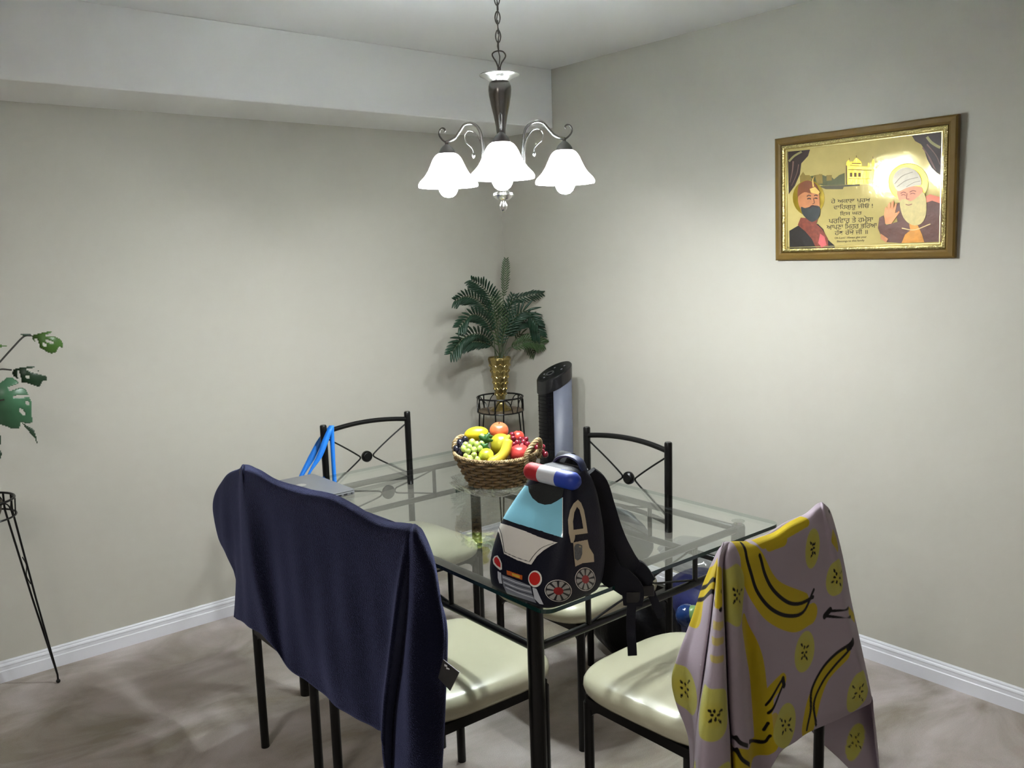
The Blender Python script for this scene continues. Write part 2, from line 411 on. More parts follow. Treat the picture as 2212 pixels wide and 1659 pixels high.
T.append(back((560, 1018), (560, 1042), (575, 1150), (592, 1270), (612, 1370), (630, 1438)))
T.append(back((600, 1041), (600, 1064), (618, 1180), (636, 1300), (655, 1400), (680, 1482)))
T.append(back((655, 1058), (655, 1084), (668, 1200, -2.012), (684, 1320, -2.018), (700, 1430, -2.022), (722, 1514)))
T.append(back((718, 1071), (717, 1096), (720, 1220, -2.008), (732, 1350, -2.012), (745, 1450, -2.016), (770, 1545)))
T.append(back((765, 1094), (763, 1120), (762, 1240), (768, 1370), (778, 1480), (798, 1562)))
T.append(back((820, 1126), (816, 1150), (808, 1270), (806, 1400), (808, 1500), (816, 1575)))
T.append(back((872, 1134), (868, 1160), (852, 1280), (842, 1390), (832, 1500), (828, 1581)))
T.append(back((888, 1136), (882, 1165), (868, 1260, -2.012), (852, 1390, -2.03), (838, 1500, -2.035), (832, 1610, -2.035)))
T.append(back((893, 1137), (890, 1170), (884, 1280, -1.985), (868, 1430, -1.985), (850, 1600, -1.99), (842, 1760, -1.99)))
T.append(back((897, 1137), (900, 1165), (904, 1280, -1.99), (900, 1430, -2.0), (895, 1600, -2.01), (890, 1790, -2.01)))
T.append([at(897, 1137, x=-1.97)]+[at(a, b, x=x) for a, b, x in ((908, 1150, -1.975), (932, 1215, -1.97), (944, 1290, -1.965), (960, 1385, -1.96), (955, 1480, -1.96), (955, 1600, -1.965), (950, 1770, -1.965))])
T.append([at(897, 1137, x=-1.96)]+[at(a, b, x=x) for a, b, x in ((912, 1150, -1.96), (938, 1215, -1.94), (946, 1280, -1.925), (969, 1352, -1.91), (970, 1400, -1.905), (962, 1450, -1.91), (950, 1500, -1.925))])
T.append([at(897, 1137, x=-1.955)]+[at(a, b, x=x) for a, b, x in ((910, 1155, -1.945), (925, 1220, -1.92), (932, 1290, -1.90), (940, 1340, -1.89), (942, 1380, -1.885), (938, 1420, -1.885))])
T.append(frontc(-2.03, .94, .520))
S = surface(T, 90, 9)
fz = np.clip((.92-S[..., 2])*4, 0, 1)
S[..., 0] -= fz*(.0045*(1+np.sin(S[..., 1]*21+S[..., 2]*3))+.0016*np.sin(S[..., 1]*49-S[..., 2]*7+2)+.0012*np.sin(S[..., 1]*13+S[..., 2]*17))
NAVY = mat('navy_fleece', (.0045, .0052, .016, 1), .95, noise=.35, nscale=14, bump=1, bscale=420, sheen=.5, spec=.1, dist=.003)
NAVY.node_tree.nodes['Principled BSDF'].inputs['Sheen Roughness'].default_value = .26
NAVY.node_tree.nodes['Principled BSDF'].inputs['Sheen Tint'].default_value = (.45, .5, 1, 1)
tw = thing('towel', 'navy blue plush towel draped over the backs of two chairs on the left', 'towel', (-1.98, -1.6, .45))
MB().grid(S).build('towel_cloth', NAVY, tw, solid=.007, off=0, auto=180)
tagm = mat('black_satin_label', (.012, .012, .013, 1), .4, noise=.2)
white = mat('white_print', (.62, .62, .62, 1), .5, noise=.05)
lg_ = MB(); Q = [at(958, 1424, x=-1.985), at(993, 1452, x=-1.985), at(973, 1492, x=-1.985), at(947, 1464, x=-1.985)]
lg_.add([tuple(q) for q in Q], [(0, 1, 2, 3)])
tl = lg_.build('care_label', tagm, tw, solid=.0012, smooth=False)
wl = MB()
for (a, b, c, d) in ((960, 1434, 966, 1440), (964, 1441, 971, 1446)):
    wl.add([tuple(at(x, y, x=-1.9885)) for x, y in ((a, b), (c, b+3), (c, d+1), (a, d-1))], [(0, 1, 2, 3)])
wl.build('label_print', white, tl, smooth=False)

# --- banana print cloth over the near chair
YB = -2.622
def bk(rp, *pp, o=0):
    top = at(*rp, y=-2.600); r = [at(rp[0], rp[1]+1, y=-2.583), top]
    for p in pp: r.append(at(p[0], p[1], y=YB+(p[2] if len(p) > 2 else 0)))
    return r
def frc(px, py, zb, x1, yo=0):
    t = at(px, py, y=-2.585); return [(t[0], -2.59, t[2]-.001), (t[0], -2.572, t[2]-.006), ((t[0]*2+x1)/3, -2.553+yo, t[2]-.1), ((t[0]+2*x1)/3, -2.545+yo, t[2]-.25), (x1, -2.545+yo, zb)]
B = []
B.append([at(1572, 1176, y=-2.575)]+[at(a, b, y=q) for a, b, q in ((1560, 1200, -2.55), (1535, 1320, -2.50), (1500, 1430, -2.47), (1498, 1500, -2.47), (1512, 1590, -2.48), (1510, 1640, -2.49))])
B.append([at(1566, 1175, y=-2.580)]+[at(a, b, y=q) for a, b, q in ((1550, 1192, -2.565), (1520, 1260, -2.53), (1497, 1330, -2.51), (1462, 1425, -2.49), (1452, 1470, -2.485), (1462, 1520, -2.485), (1487, 1590, -2.49), (1492, 1680, -2.50))])
B.append([at(1562, 1175, y=-2.588)]+[at(a, b, y=q) for a, b, q in ((1552, 1195, -2.58), (1530, 1260, -2.56), (1511, 1330, -2.545), (1487, 1425, -2.53), (1481, 1470, -2.525), (1484, 1520, -2.53), (1497, 1590, -2.54), (1500, 1700, -2.55))])
B.append(bk((1561, 1175), (1552, 1205), (1541, 1262, .02), (1530, 1350, .025), (1516, 1450, .03), (1507, 1530, .035), (1503, 1600, .035), (1500, 1740, .03)))
B.append(bk((1562, 1175), (1550, 1215, .01), (1545, 1262, .028), (1534, 1350, .04), (1520, 1450, .05), (1508, 1530, .05), (1502, 1600, .05), (1492, 1745, .045)))
B.append(bk((1564, 1174), (1553, 1205, -.004), (1548, 1262, -.008), (1541, 1350, -.016), (1530, 1450, -.022), (1520, 1530, -.025), (1512, 1600, -.028), (1503, 1755, -.03)))
B.append(bk((1567, 1173), (1557, 1205, -.005), (1553, 1262, -.018), (1551, 1350, -.034), (1548, 1450, -.046), (1544, 1530, -.050), (1540, 1600, -.052), (1535, 1760, -.054)))
B.append(bk((1570, 1173), (1560, 1205, -.002), (1560, 1262, -.012), (1563, 1350, -.030), (1566, 1450, -.042), (1569, 1530, -.046), (1573, 1600, -.048), (1578, 1760, -.048)))
B.append(bk((1573, 1173), (1563, 1210, .006), (1562, 1262, .010), (1565, 1350, .012), (1570, 1450, .013), (1573, 1530, .014), (1578, 1600, .015), (1584, 1760, .015)))
B.append(bk((1577, 1173), (1569, 1205, -.002), (1570, 1262, -.006), (1572, 1350, -.020), (1576, 1450, -.030), (1579, 1530, -.034), (1584, 1600, -.036), (1592, 1750, -.038)))
B.append(bk((1585, 1172), (1583, 1205, -.005), (1590, 1262, -.014), (1597, 1350, -.024), (1603, 1450, -.034), (1607, 1530, -.036), (1612, 1600, -.038), (1620, 1735, -.040)))
B.append(bk((1598, 1172), (1597, 1205), (1604, 1270), (1610, 1360, .004), (1615, 1450, .008), (1619, 1530, .008), (1626, 1600, .006), (1632, 1715, .004)))
B.append(bk((1618, 1171), (1618, 1203), (1626, 1280), (1634, 1370), (1642, 1450), (1650, 1530), (1658, 1595, -.004), (1664, 1660, -.006)))
B.append(bk((1642, 1163), (1643, 1195), (1650, 1290), (1658, 1380), (1664, 1460), (1672, 1540, -.010), (1680, 1590, -.014), (1688, 1622, -.016)))
B.append(bk((1672, 1152), (1674, 1182), (1680, 1290), (1688, 1390), (1696, 1470), (1704, 1540, -.006), (1712, 1580, -.008), (1718, 1602, -.010)))
B.append(bk((1705, 1130), (1706, 1162), (1712, 1270), (1722, 1380), (1732, 1470), (1740, 1530), (1744, 1560), (1748, 1581)))
B.append(bk((1740, 1112), (1740, 1145), (1746, 1250), (1758, 1350), (1772, 1430, -.004), (1786, 1500, -.006), (1796, 1535, -.006), (1806, 1556)))
B.append(bk((1762, 1093), (1762, 1125), (1772, 1230), (1786, 1330), (1802, 1410, -.006), (1820, 1480, -.008), (1834, 1515, -.008), (1846, 1536)))
B.append(bk((1772, 1088), (1776, 1115), (1793, 1220), (1812, 1320, -.004), (1830, 1400, -.008), (1850, 1465, -.010), (1864, 1500, -.010), (1878, 1520)))
B.append(bk((1778, 1088), (1786, 1110), (1808, 1200), (1828, 1310), (1848, 1395, -.004), (1866, 1455, -.006), (1876, 1490), (1885, 1512)))
B.append([at(1781, 1089, y=-2.590)]+[at(a, b, y=q) for a, b, q in ((1794, 1110, -2.590), (1818, 1200, -2.585), (1838, 1300, -2.580), (1855, 1380, -2.575), (1872, 1455, -2.572), (1882, 1520, -2.57), (1890, 1600, -2.57))])
B.append([at(1780, 1089, y=-2.582)]+[at(a, b, y=q) for a, b, q in ((1795, 1112, -2.575), (1818, 1200, -2.562), (1838, 1310, -2.552), (1858, 1400, -2.55), (1880, 1510, -2.55), (1892, 1600, -2.55), (1905, 1745, -2.55))])
B.append([at(1776, 1090, y=-2.575)]+[at(a, b, y=q) for a, b, q in ((1785, 1120, -2.56), (1804, 1220, -2.548), (1822, 1330, -2.54), (1838, 1430, -2.54), (1850, 1530, -2.545), (1858, 1610, -2.545), (1862, 1692, -2.545))])
B.append([at(1770, 1093, y=-2.572)]+[at(a, b, y=q) for a, b, q in ((1776, 1125, -2.553), (1788, 1220, -2.543), (1800, 1330, -2.538), (1810, 1430, -2.54), (1816, 1530, -2.545), (1818, 1590, -2.547), (1818, 1644, -2.548))])
B.append([at(1755, 1100, y=-2.572)]+[at(a, b, y=q) for a, b, q in ((1756, 1130, -2.553), (1760, 1220, -2.543), (1764, 1330, -2.538), (1766, 1430, -2.54), (1766, 1500, -2.545), (1764, 1540, -2.547), (1762, 1590, -2.548))])
B.append(frc(1710, 1128, .50, -1.26)); B.append(frc(1660, 1158, .50, -1.38, .004)); B.append(frc(1615, 1172, .50, -1.48))
NB = len(B)-1
per = [40 if 11 <= i < 20 else (22 if i < 11 else 16) for i in range(NB)]
SB = surface(B, 340, per)
nU, nV = SB.shape[:2]
uu = np.concatenate([i+np.arange(k)/k for i, k in enumerate(per)]+[[NB]])
V = SB.reshape(-1, 3); d = V-CAM; zz = d@FF; PX = W/2+FPX*(d@RR)/zz; PY = H/2-FPX*(d@UU)/zz; UI = np.repeat(uu, nV)
frontmask = UI < 20.5
def look(px, py, umax=20.5, umin=0):
    """the point of the cloth seen at a photo point, used once to note where each printed motif sits on the fabric"""
    c = (PX-px)**2+(PY-py)**2+1e9*((UI > umax) | (UI < umin)); near = np.where(c < c.min()+16)[0]; near = near[zz[near] < zz[near].min()+.02]
    i = near[np.argmin(c[near])]; return V[i], UI[i]
col = np.empty((len(V), 3)); col[:] = srgb(186, 172, 184)[:3]
YEL = np.array(srgb(206, 182, 34)[:3]); PALE = np.array(srgb(204, 200, 104)[:3]); INK = np.array(srgb(22, 16, 16)[:3])
def blend(dist, r, c, soft=.0012, k=1.0):
    global col
    a = np.clip((r-dist)/soft+.5, 0, 1)[:, None]*k; col = col*(1-a)+c*a
def stroke(pts, w, c, k=1.0, umax=20.5, umin=0, w2=None, du=3.2):
    L = [look(*p, umax, umin) for p in pts]; P3 = curve([l[0] for l in L], 48) if len(L) > 2 else np.array([l[0] for l in L])
    U3 = np.interp(np.linspace(0, 1, len(P3)), np.linspace(0, 1, len(L)), [l[1] for l in L])
    best = np.full(len(V), 9.)
    ws = np.interp(np.linspace(0, 1, len(P3)), [0, 1], [w, w2 if w2 else w])
    for i in range(len(P3)-1):
        a, b = P3[i], P3[i+1]; ab = b-a; t = np.clip(((V-a)@ab)/(ab@ab+1e-12), 0, 1)
        dd = np.linalg.norm((V-(a+t[:, None]*ab))*[1, .3, 1], axis=1)-ws[i]; dd[np.abs(UI-U3[i]) > du] = 9
        best = np.minimum(best, dd)
    blend(best, 0, c, .0014, k)
def slice_(px, py, r=.056, umax=20.5, umin=0, seed=0, du=2.6, sq=1.0):
    p, u = look(px, py, umax, umin); dd = np.linalg.norm((V-p)*[1, .6, 1/sq], axis=1); dd[np.abs(UI-u) > du] = 9
    blend(dd, r, PALE, .002)
    rn = random.Random(seed)
    blend(dd, .021, PALE*np.array([1, .93, .62]), .02)
    for k in range(8):
        a = k*2*PI/8+rn.uniform(-.3, .3); q = 1.0 if k % 2 else .5; ox = math.cos(a)*q*13*min(1.1, r/.05)/sq; oy = math.sin(a)*q*18
        best = np.full(len(V), 9.)
        for t_ in (-1, 0, 1):
            s, us = look(px+ox*(1+.12*t_)+t_*1.1*math.cos(a), py+oy*(1+.12*t_)+t_*1.1*math.sin(a), umax, umin)
            if abs(us-u) < du: best = np.minimum(best, np.linalg.norm(V-s, axis=1)+.0012*abs(t_))
        best[np.abs(UI-u) > du+.5] = 9; blend(best, .0034, INK, .001)
# top ridge banana and large banana
stroke([(1640, 1170), (1690, 1150), (1735, 1125)], .014, YEL)
stroke([(1606, 1182), (1622, 1240), (1660, 1310), (1715, 1340), (1752, 1325)], .030, YEL, w2=.026, du=4)
stroke([(1660, 1175), (1690, 1165)], .016, YEL)
stroke([(1630, 1200), (1670, 1270), (1735, 1300)], .022, YEL, du=4)
stroke([(1545, 1235), (1515, 1270), (1500, 1325)], .030, YEL, umax=4, du=3)
stroke([(1553, 1240), (1553, 1300)], .014, YEL, umin=4.5, umax=7.5, du=1.6)
for y in (1352, 1386, 1425): stroke([(1543, y), (1549, y), (1555, y-1), (1560, y-3)], .007, YEL*np.array([.95, 1, 1.4]), .7, umin=4.5, umax=7.6, du=1.6)
stroke([(1606, 1345), (1632, 1430), (1643, 1520), (1648, 1600)], .020, YEL, w2=.024, du=2.4)
stroke([(1688, 1470), (1662, 1500), (1655, 1530)], .018, YEL, du=2.2)
stroke([(1672, 1555), (1668, 1590)], .016, YEL, .8, du=2)
stroke([(1745, 1570), (1760, 1505), (1785, 1455), (1828, 1412)], .031, YEL, w2=.018, du=3.4)
stroke([(1835, 1322), (1846, 1335)], .012, YEL, du=3)
stroke([(1800, 1160), (1808, 1175)], .018, YEL*.92, du=2.5)
stroke([(1590, 1640), (1620, 1640), (1660, 1610)], .024, YEL, du=3, umin=8)
slice_(1592, 1285, .050, umin=8.6, seed=1, sq=1.3); slice_(1480, 1487, .050, umax=3.6, seed=2); slice_(1545, 1545, .054, umin=4.4, umax=7.6, seed=3)
slice_(1755, 1185, .030, seed=4, sq=1.6); slice_(1808, 1248, .045, seed=5); slice_(1737, 1407, .040, seed=6, sq=1.25); slice_(1697, 1567, .050, seed=7)
slice_(1855, 1495, .055, seed=8, du=4); slice_(1847, 1602, .052, umin=20.5, umax=24, seed=9, du=3)
slice_(1560, 1700, .05, umin=4.4, umax=7.6, seed=10)
BW = .0046
for pts, w, kw in (
    ([(1603, 1176), (1612, 1205), (1622, 1240), (1636, 1280), (1665, 1315), (1700, 1330), (1735, 1322), (1757, 1275)], BW, {}),
    ([(1641, 1200), (1652, 1240), (1670, 1275), (1700, 1300), (1728, 1303), (1756, 1290)], BW, {}),
    ([(1513, 1272), (1530, 1262), (1543, 1251)], BW, dict(umax=4)), ([(1502, 1296), (1522, 1292), (1540, 1277)], BW, dict(umax=4)),
    ([(1546, 1260), (1558, 1278)], BW, dict(umin=4.4, umax=7.6, du=1.8)), ([(1543, 1300), (1556, 1318)], BW, dict(umin=4.4, umax=7.6, du=1.8)),
    ([(1691, 1465), (1670, 1500), (1654, 1522)], BW*.8, {}), ([(1692, 1478), (1680, 1508), (1660, 1540)], BW*.8, {}), ([(1690, 1466), (1693, 1480)], BW*1.5, {}),
    ([(1742, 1576), (1750, 1535), (1753, 1490), (1775, 1445), (1805, 1412), (1838, 1390)], BW, {}), ([(1762, 1566), (1757, 1520), (1775, 1475), (1800, 1440), (1838, 1400)], BW*.9, {}),
    ([(1832, 1398), (1842, 1386)], BW*2.2, {}), ([(1781, 1330), (1792, 1318)], BW*1.8, {}), ([(1792, 1320), (1833, 1313)], BW*.8, {}), ([(1785, 1331), (1838, 1332)], BW*.8, {}),
    ([(1588, 1592), (1600, 1605), (1614, 1611)], BW, dict(umin=9)), ([(1619, 1603), (1642, 1602), (1662, 1590)], BW, {}), ([(1650, 1575), (1658, 1563)], BW, {}), ([(1590, 1618), (1603, 1640), (1618, 1652)], BW, dict(umin=9))):
    stroke(pts, w, INK, **kw)
# repeat of the print on the side of the cloth that hangs towards the seat
for q in range(9):
    i = random.randrange(len(V))
    if UI[i] > 23.5:
        dd = np.linalg.norm(V-V[i], axis=1); dd[UI < 22.5] = 9; blend(dd, .045, PALE, .002)
BAN = vcol('banana_print_cotton', .85, .1, .12, 500, .22)
bc = MB().grid(SB)
me = bpy.data.meshes.new('banana_cloth'); o0 = np.array([-1.32, -2.6, .45])
me.from_pydata([tuple(v-o0) for v in bc.v], [], bc.f); me.materials.append(BAN)
ca = me.color_attributes.new('pattern', 'FLOAT_COLOR', 'POINT'); ca.data.foreach_set('color', np.c_[np.clip(col, 0, 1), np.ones(len(col))].astype(np.float32).ravel())
me.polygons.foreach_set('use_smooth', [True]*len(me.polygons)); me.update()
bo = bpy.data.objects.new('draped_cloth', me); COL.objects.link(bo); bo.location = tuple(o0)
md = bo.modifiers.new('t', 'SOLIDIFY'); md.thickness = .0016; md.offset = 0
tag(bo, 'thin lavender cloth printed with yellow bananas, draped over the foreground chair', 'cloth')
# ================================================================ chandelier
CX, CYY = -1.2887, -1.589
RH = np.array([RR[0], RR[1], 0]); RH /= np.linalg.norm(RH); FH = np.array([FF[0], FF[1], 0]); FH /= np.linalg.norm(FH)
zc_ = lambda cyy: 2.157-(cyy/3.456-110)*.001354
ch = thing('chandelier', 'brushed nickel chandelier with lit frosted bell shades hanging on a chain over the table', 'chandelier', (CX, CYY, 1.68))
A0 = np.array([CX, CYY, 0.])
MB().lathe([(0, zc_(545)), (.012, zc_(545)), (.0585, zc_(553)), (.060, zc_(560)), (.058, zc_(566)), (.044, zc_(580)), (.031, zc_(600)), (.027, zc_(617)), (0, zc_(617))], A0, 40).build('top_dish', CHROME, ch)
MB().lathe([(0, zc_(612)), (.030, zc_(614)), (.0335, zc_(640)), (.0345, zc_(670)), (.033, zc_(710)), (.028, zc_(780)), (.021, zc_(860)), (.0155, zc_(940)), (.013, zc_(1000)), (.012, zc_(1100)), (.014, zc_(1200)), (.011, zc_(1300)), (.013, zc_(1400)), (0, zc_(1400))], A0, 32).build('column', mat('smoked_nickel', (.20, .185, .17, 1), .22, metal=1), ch)
MB().lathe([(0, zc_(1410)), (.018, zc_(1415)), (.030, zc_(1440)), (.031, zc_(1455)), (.026, zc_(1475)), (.014, zc_(1498)), (.007, zc_(1503)), (.008, zc_(1512)), (.0115, zc_(1530)), (.0115, zc_(1550)), (.008, zc_(1570)), (.003, zc_(1587)), (0, zc_(1590))], A0, 28, wob=lambda a, q: 1+.05*math.cos(6*a)*(q > 7)).build('finial', mat('polished_nickel', (.7, .69, .66, 1), .16, metal=1), ch)
lp = MB(); zt = zc_(385)
lp.tube(curve([A0+RH*s*.0005*k+np.array([0, 0, z]) for s, k, z in ((-1, 3, zc_(520)), (-1, 14, zc_(470)), (-1, 38, zc_(415)), (-1, 28, zc_(392)), (0, 0, zc_(383)), (1, 28, zc_(392)), (1, 40, zc_(425)), (1, 14, zc_(475)), (1, 3, zc_(520)))], 48), .0022, 8)
lp.rod(A0+np.array([0, 0, zc_(545)]), A0+np.array([0, 0, zc_(500)]), .0055)
lp.build('hanging_loop', DKNICK, ch)
cn = MB(); z = zc_(388)+.004; k = 0
while z < HC-.03:
    u = RH if k % 2 else FH; pts = []
    for a in np.linspace(0, 2*PI, 16, endpoint=False):
        pts.append(A0+u*.0075*math.cos(a)+np.array([0, 0, z+.013+.0165*math.sin(a)*(1-.12*math.cos(2*a))]))
    cn.tube(pts, .0019, 6, closed=True); z += .0262; k += 1
cn.tube([A0+np.array([.003*math.sin(i*1.3), .003*math.cos(i*1.3), zz_]) for i, zz_ in enumerate(np.linspace(zc_(500), HC-.02, 22))], .0015, 6)
cn.build('chain', DKNICK, ch)
MB().lathe([(0, HC-.035), (.02, HC-.034), (.05, HC-.018), (.062, HC-.001), (0, HC-.001)], A0, 32).build('ceiling_canopy', CHROME, ch)
SHADE = bpy.data.materials.new('frosted_alabaster_glass'); SHADE.use_nodes = True
nt = SHADE.node_tree; nt.nodes.remove(nt.nodes['Principled BSDF'])
a_ = nt.nodes.new('ShaderNodeBsdfDiffuse'); a_.inputs[0].default_value = (.90, .93, .95, 1); b_ = nt.nodes.new('ShaderNodeBsdfTranslucent'); b_.inputs[0].default_value = (.43, .46, .485, 1)
g_ = nt.nodes.new('ShaderNodeBsdfGlossy'); g_.inputs['Roughness'].default_value = .15
nz = nt.nodes.new('ShaderNodeTexNoise'); nz.inputs['Scale'].default_value = 9; nz.inputs['Distortion'].default_value = 2
cr = nt.nodes.new('ShaderNodeValToRGB'); cr.color_ramp.elements[0].color = (.52, .52, .52, 1); cr.color_ramp.elements[1].color = (.72, .72, .72, 1)
m1 = nt.nodes.new('ShaderNodeMixShader'); m2 = nt.nodes.new('ShaderNodeMixShader'); m2.inputs[0].default_value = .06
nt.links.new(nz.outputs[0], cr.inputs[0]); nt.links.new(cr.outputs[0], m1.inputs[0]); nt.links.new(a_.outputs[0], m1.inputs[1]); nt.links.new(b_.outputs[0], m1.inputs[2])
nt.links.new(m1.outputs[0], m2.inputs[1]); nt.links.new(g_.outputs[0], m2.inputs[2]); nt.links.new(m2.outputs[0], nt.nodes['Material Output'].inputs[0])
BULB = emis('lit_bulb', (.95, 1.0, 1.0, 1), 710)
for dirv, R in ((RH*.94+FH*.34, .206), (-RH*.94+FH*.34, .180), (-FH, .172)):
    k = R/.196; dv = np.array(dirv)
    q = lambda pts, kk=k: [A0+dv*((x-800)/2460*kk)+np.array([0, 0, zc_(y)]) for x, y in pts]
    arm = MB().tube(curve(q([(812, 1318), (845, 1335), (905, 1325), (948, 1270), (961, 1190), (964, 1080), (972, 1000), (992, 945), (1030, 908), (1075, 894), (1120, 906), (1160, 950), (1200, 992), (1245, 1012), (1283, 1022)]), 80), .0052, 12).build('arm', CHROME, ch)
    MB().tube(curve(q([(1283, 1030), (1320, 1002), (1345, 965), (1338, 928), (1312, 914), (1292, 928), (1298, 946)]), 40), [.0028]*37, 8).build('curl', DKNICK, arm)
    s_ = MB().tube(curve(q([(968, 1180), (972, 1080), (1000, 1005), (1045, 958), (1090, 952), (1118, 985), (1112, 1030), (1078, 1062), (1052, 1090), (1045, 1118)]), 50), .0019, 8)
    s_.ball(q([(1045, 1140)])[0], .005, 1, 1, 1.7, 10, 8); s_.build('scroll', CHROME, arm)
    c = A0+dv*R
    lam = lambda L: [(r/2460, zc_(y)) for r, y in L]
    MB().lathe(lam([(0, 1012), (12, 1014), (14, 1040), (30, 1052), (48, 1072), (60, 1092), (67, 1114), (66, 1118), (0, 1118)]), c, 28).build('shade_cap', DKNICK, ch)
    prof_ = curve([(r, 0, y) for r, y in ((60, 1108), (72, 1114), (92, 1130), (112, 1160), (132, 1205), (154, 1250), (180, 1288), (212, 1322), (226, 1348), (224, 1368))], 40)
    sh = MB().lathe([(p[0]/2460, zc_(p[2])) for p in prof_], c, 60, wob=lambda a, qn: 1+.018*max(0, qn/36-.6)*math.cos(10*a)).build('lamp_shade', SHADE, ch, auto=180)
    bl = MB().lathe(lam([(0, 1150), (24, 1150), (26, 1210), (34, 1240), (58, 1290), (72, 1335), (75, 1365), (70, 1398), (56, 1425), (34, 1443), (0, 1451)]), c, 16).build('bulb', BULB, ch)
    tag(bl, 'lit globe bulb showing below the shade')

# ================================================================ picture on the right wall
GOLD = mat('gold_foil', (.64, .52, .20, 1), .08, spec=.35, metal=.14, noise=.12, nscale=25, bump=.6, bscale=34, dist=.0005)
FRAMEM = mat('golden_brown_frame', (.145, .083, .012, 1), .38, noise=.12, nscale=12, bump=.04, coat=.2)
ORN = mat('embossed_gold_strip', (.60, .50, .22, 1), .22, metal=1, noise=.35, nscale=160, bump=1, bscale=190, dist=.003)
pc = thing('framed_picture', 'gold foil devotional picture in a golden brown frame hanging on the right wall', 'picture', (0, -2.037, 1.5))
py0, py1, pz0, pz1 = -2.378, -1.697, 1.502, 1.961
def ringframe(y0, y1, z0, z1, steps, name, m):
    """steps: (inset, height above wall) profile swept round the rectangle with mitred corners"""
    mb = MB(); vs = []
    for ins, hgt in steps:
        for y, z in ((y0+ins, z0+ins), (y1-ins, z0+ins), (y1-ins, z1-ins), (y0+ins, z1-ins)): vs.append((-hgt, y, z))
    fs = []
    for i in range(len(steps)-1):
        for k in range(4): fs.append((i*4+k, i*4+(k+1) % 4, (i+1)*4+(k+1) % 4, (i+1)*4+k))
    mb.add(vs, fs); return mb.build(name, m, pc, smooth=False)
ringframe(py0, py1, pz0, pz1, [(0, .001), (0, .016), (.006, .021), (.020, .024), (.028, .020), (.030, .012)], 'frame', FRAMEM)
ringframe(py0+.029, py1-.029, pz0+.029, pz1-.029, [(0, .012), (.002, .020), (.008, .0225), (.014, .020), (.016, .012)], 'inner_strip', ORN)
MB().box((-.010, (py0+py1)/2, (pz0+pz1)/2), (.008, py1-py0-.06, pz1-pz0-.06)).build('foil_panel', GOLD, pc, smooth=False)
ringframe(py0+.048, py1-.048, pz0+.046, pz1-.046, [(0, .014), (.001, .0165), (.004, .0165), (.005, .014)], 'inner_line', mat('bright_gold_line', (.8, .7, .35, 1), .2, metal=1, noise=.1))
def pm(name, rgb, rough=.42, metal=.1, noise=.25, ns=40): return mat(name, srgb(*rgb), rough, metal=metal, noise=noise, nscale=ns, bump=.5, bscale=34, spec=.35, dist=.003)
def art(name, polys, x, m, th=.0005, sm=0):
    mb = MB()
    for p in polys:
        pts = [at(a/4.366+1640, b/4.366+220, x=-x) for a, b in (p if not sm else [(c[0], c[1]) for c in curve([(a, b, 0) for a, b in p], sm*len(p), closed=True)])]
        mb.prism([(q[1], q[2]) for q in pts], x, x+th, fn=lambda y, z, h: (-h, y, z))
    return mb.build(name, m, pc, smooth=False)
def ell(cx_, cy_, rx, ry, n=28, a0=0, a1=2*PI): return [(cx_+rx*math.cos(a), cy_+ry*math.sin(a)) for a in np.linspace(a0, a1, n, endpoint=False)]
def band(pts, w, w2=None):
    P = curve([(a, b, 0) for a, b in pts], 8*len(pts))[:, :2]; L, R_ = [], []
    for i in range(len(P)):
        t = P[min(i+1, len(P)-1)]-P[max(i-1, 0)]; t = t/(np.linalg.norm(t)+1e-9); ww = w+(w2-w)*i/(len(P)-1) if w2 is not None else w
        L.append((P[i][0]-t[1]*ww/2, P[i][1]+t[0]*ww/2)); R_.append((P[i][0]+t[1]*ww/2, P[i][1]-t[0]*ww/2))
    return L+R_[::-1]
DB = pm('dark_brown_print', (48, 28, 20)); GREY = pm('grey_gold_print', (150, 140, 90)); SKIN = pm('skin_print', (188, 122, 76)); SKD = pm('shaded_skin_print', (150, 85, 55))
art('printed_curtain', [[(1455, 312), (1735, 285), (1738, 700), (1690, 670), (1640, 620), (1600, 540), (1570, 440), (1545, 400), (1490, 370)]], .0141, DB)
art('printed_curtain', [[(290, 470), (500, 450), (480, 510), (415, 580), (400, 680), (350, 790), (290, 870)]], .0141, DB)
MVF = pm('mauve_fold_print', (120, 88, 80))
for bnd_ in (band([(1560, 430), (1620, 520), (1680, 640)], 14, 5), band([(1600, 400), (1680, 500), (1720, 590)], 12, 5), band([(1590, 470), (1630, 560), (1670, 630)], 7), band([(340, 560), (330, 650), (305, 760)], 14, 5), band([(390, 590), (370, 680), (320, 790)], 8, 4)): art('curtain_fold', [bnd_], .0147, MVF)
art('curtain_swag', [band([(1600, 330), (1640, 380), (1700, 420), (1725, 430)], 26), band([(300, 560), (350, 510), (420, 470)], 18)], .0147, GREY)
art('printed_lake', [[(560, 795), (960, 775), (960, 790), (810, 800), (800, 822), (640, 822), (600, 805)]], .0141, pm('dark_water_print', (70, 62, 30)))
art('printed_trees', [[(500, 760), (500, 700), (560, 690), (590, 680), (640, 700), (680, 690), (720, 730), (770, 690), (820, 670), (820, 780), (620, 790)]], .0143, pm('olive_tree_print', (72, 74, 26)))
art('printed_houses', [[(400, 700), (430, 660), (450, 690), (490, 690), (520, 730), (400, 760)], [(540, 690), (610, 680), (615, 770), (560, 775)], [(650, 690), (700, 690), (700, 740), (650, 745)]], .0145, pm('ochre_house_print', (130, 108, 40)))
TEM = pm('bright_gold_print', (224, 186, 60), .3, .45)
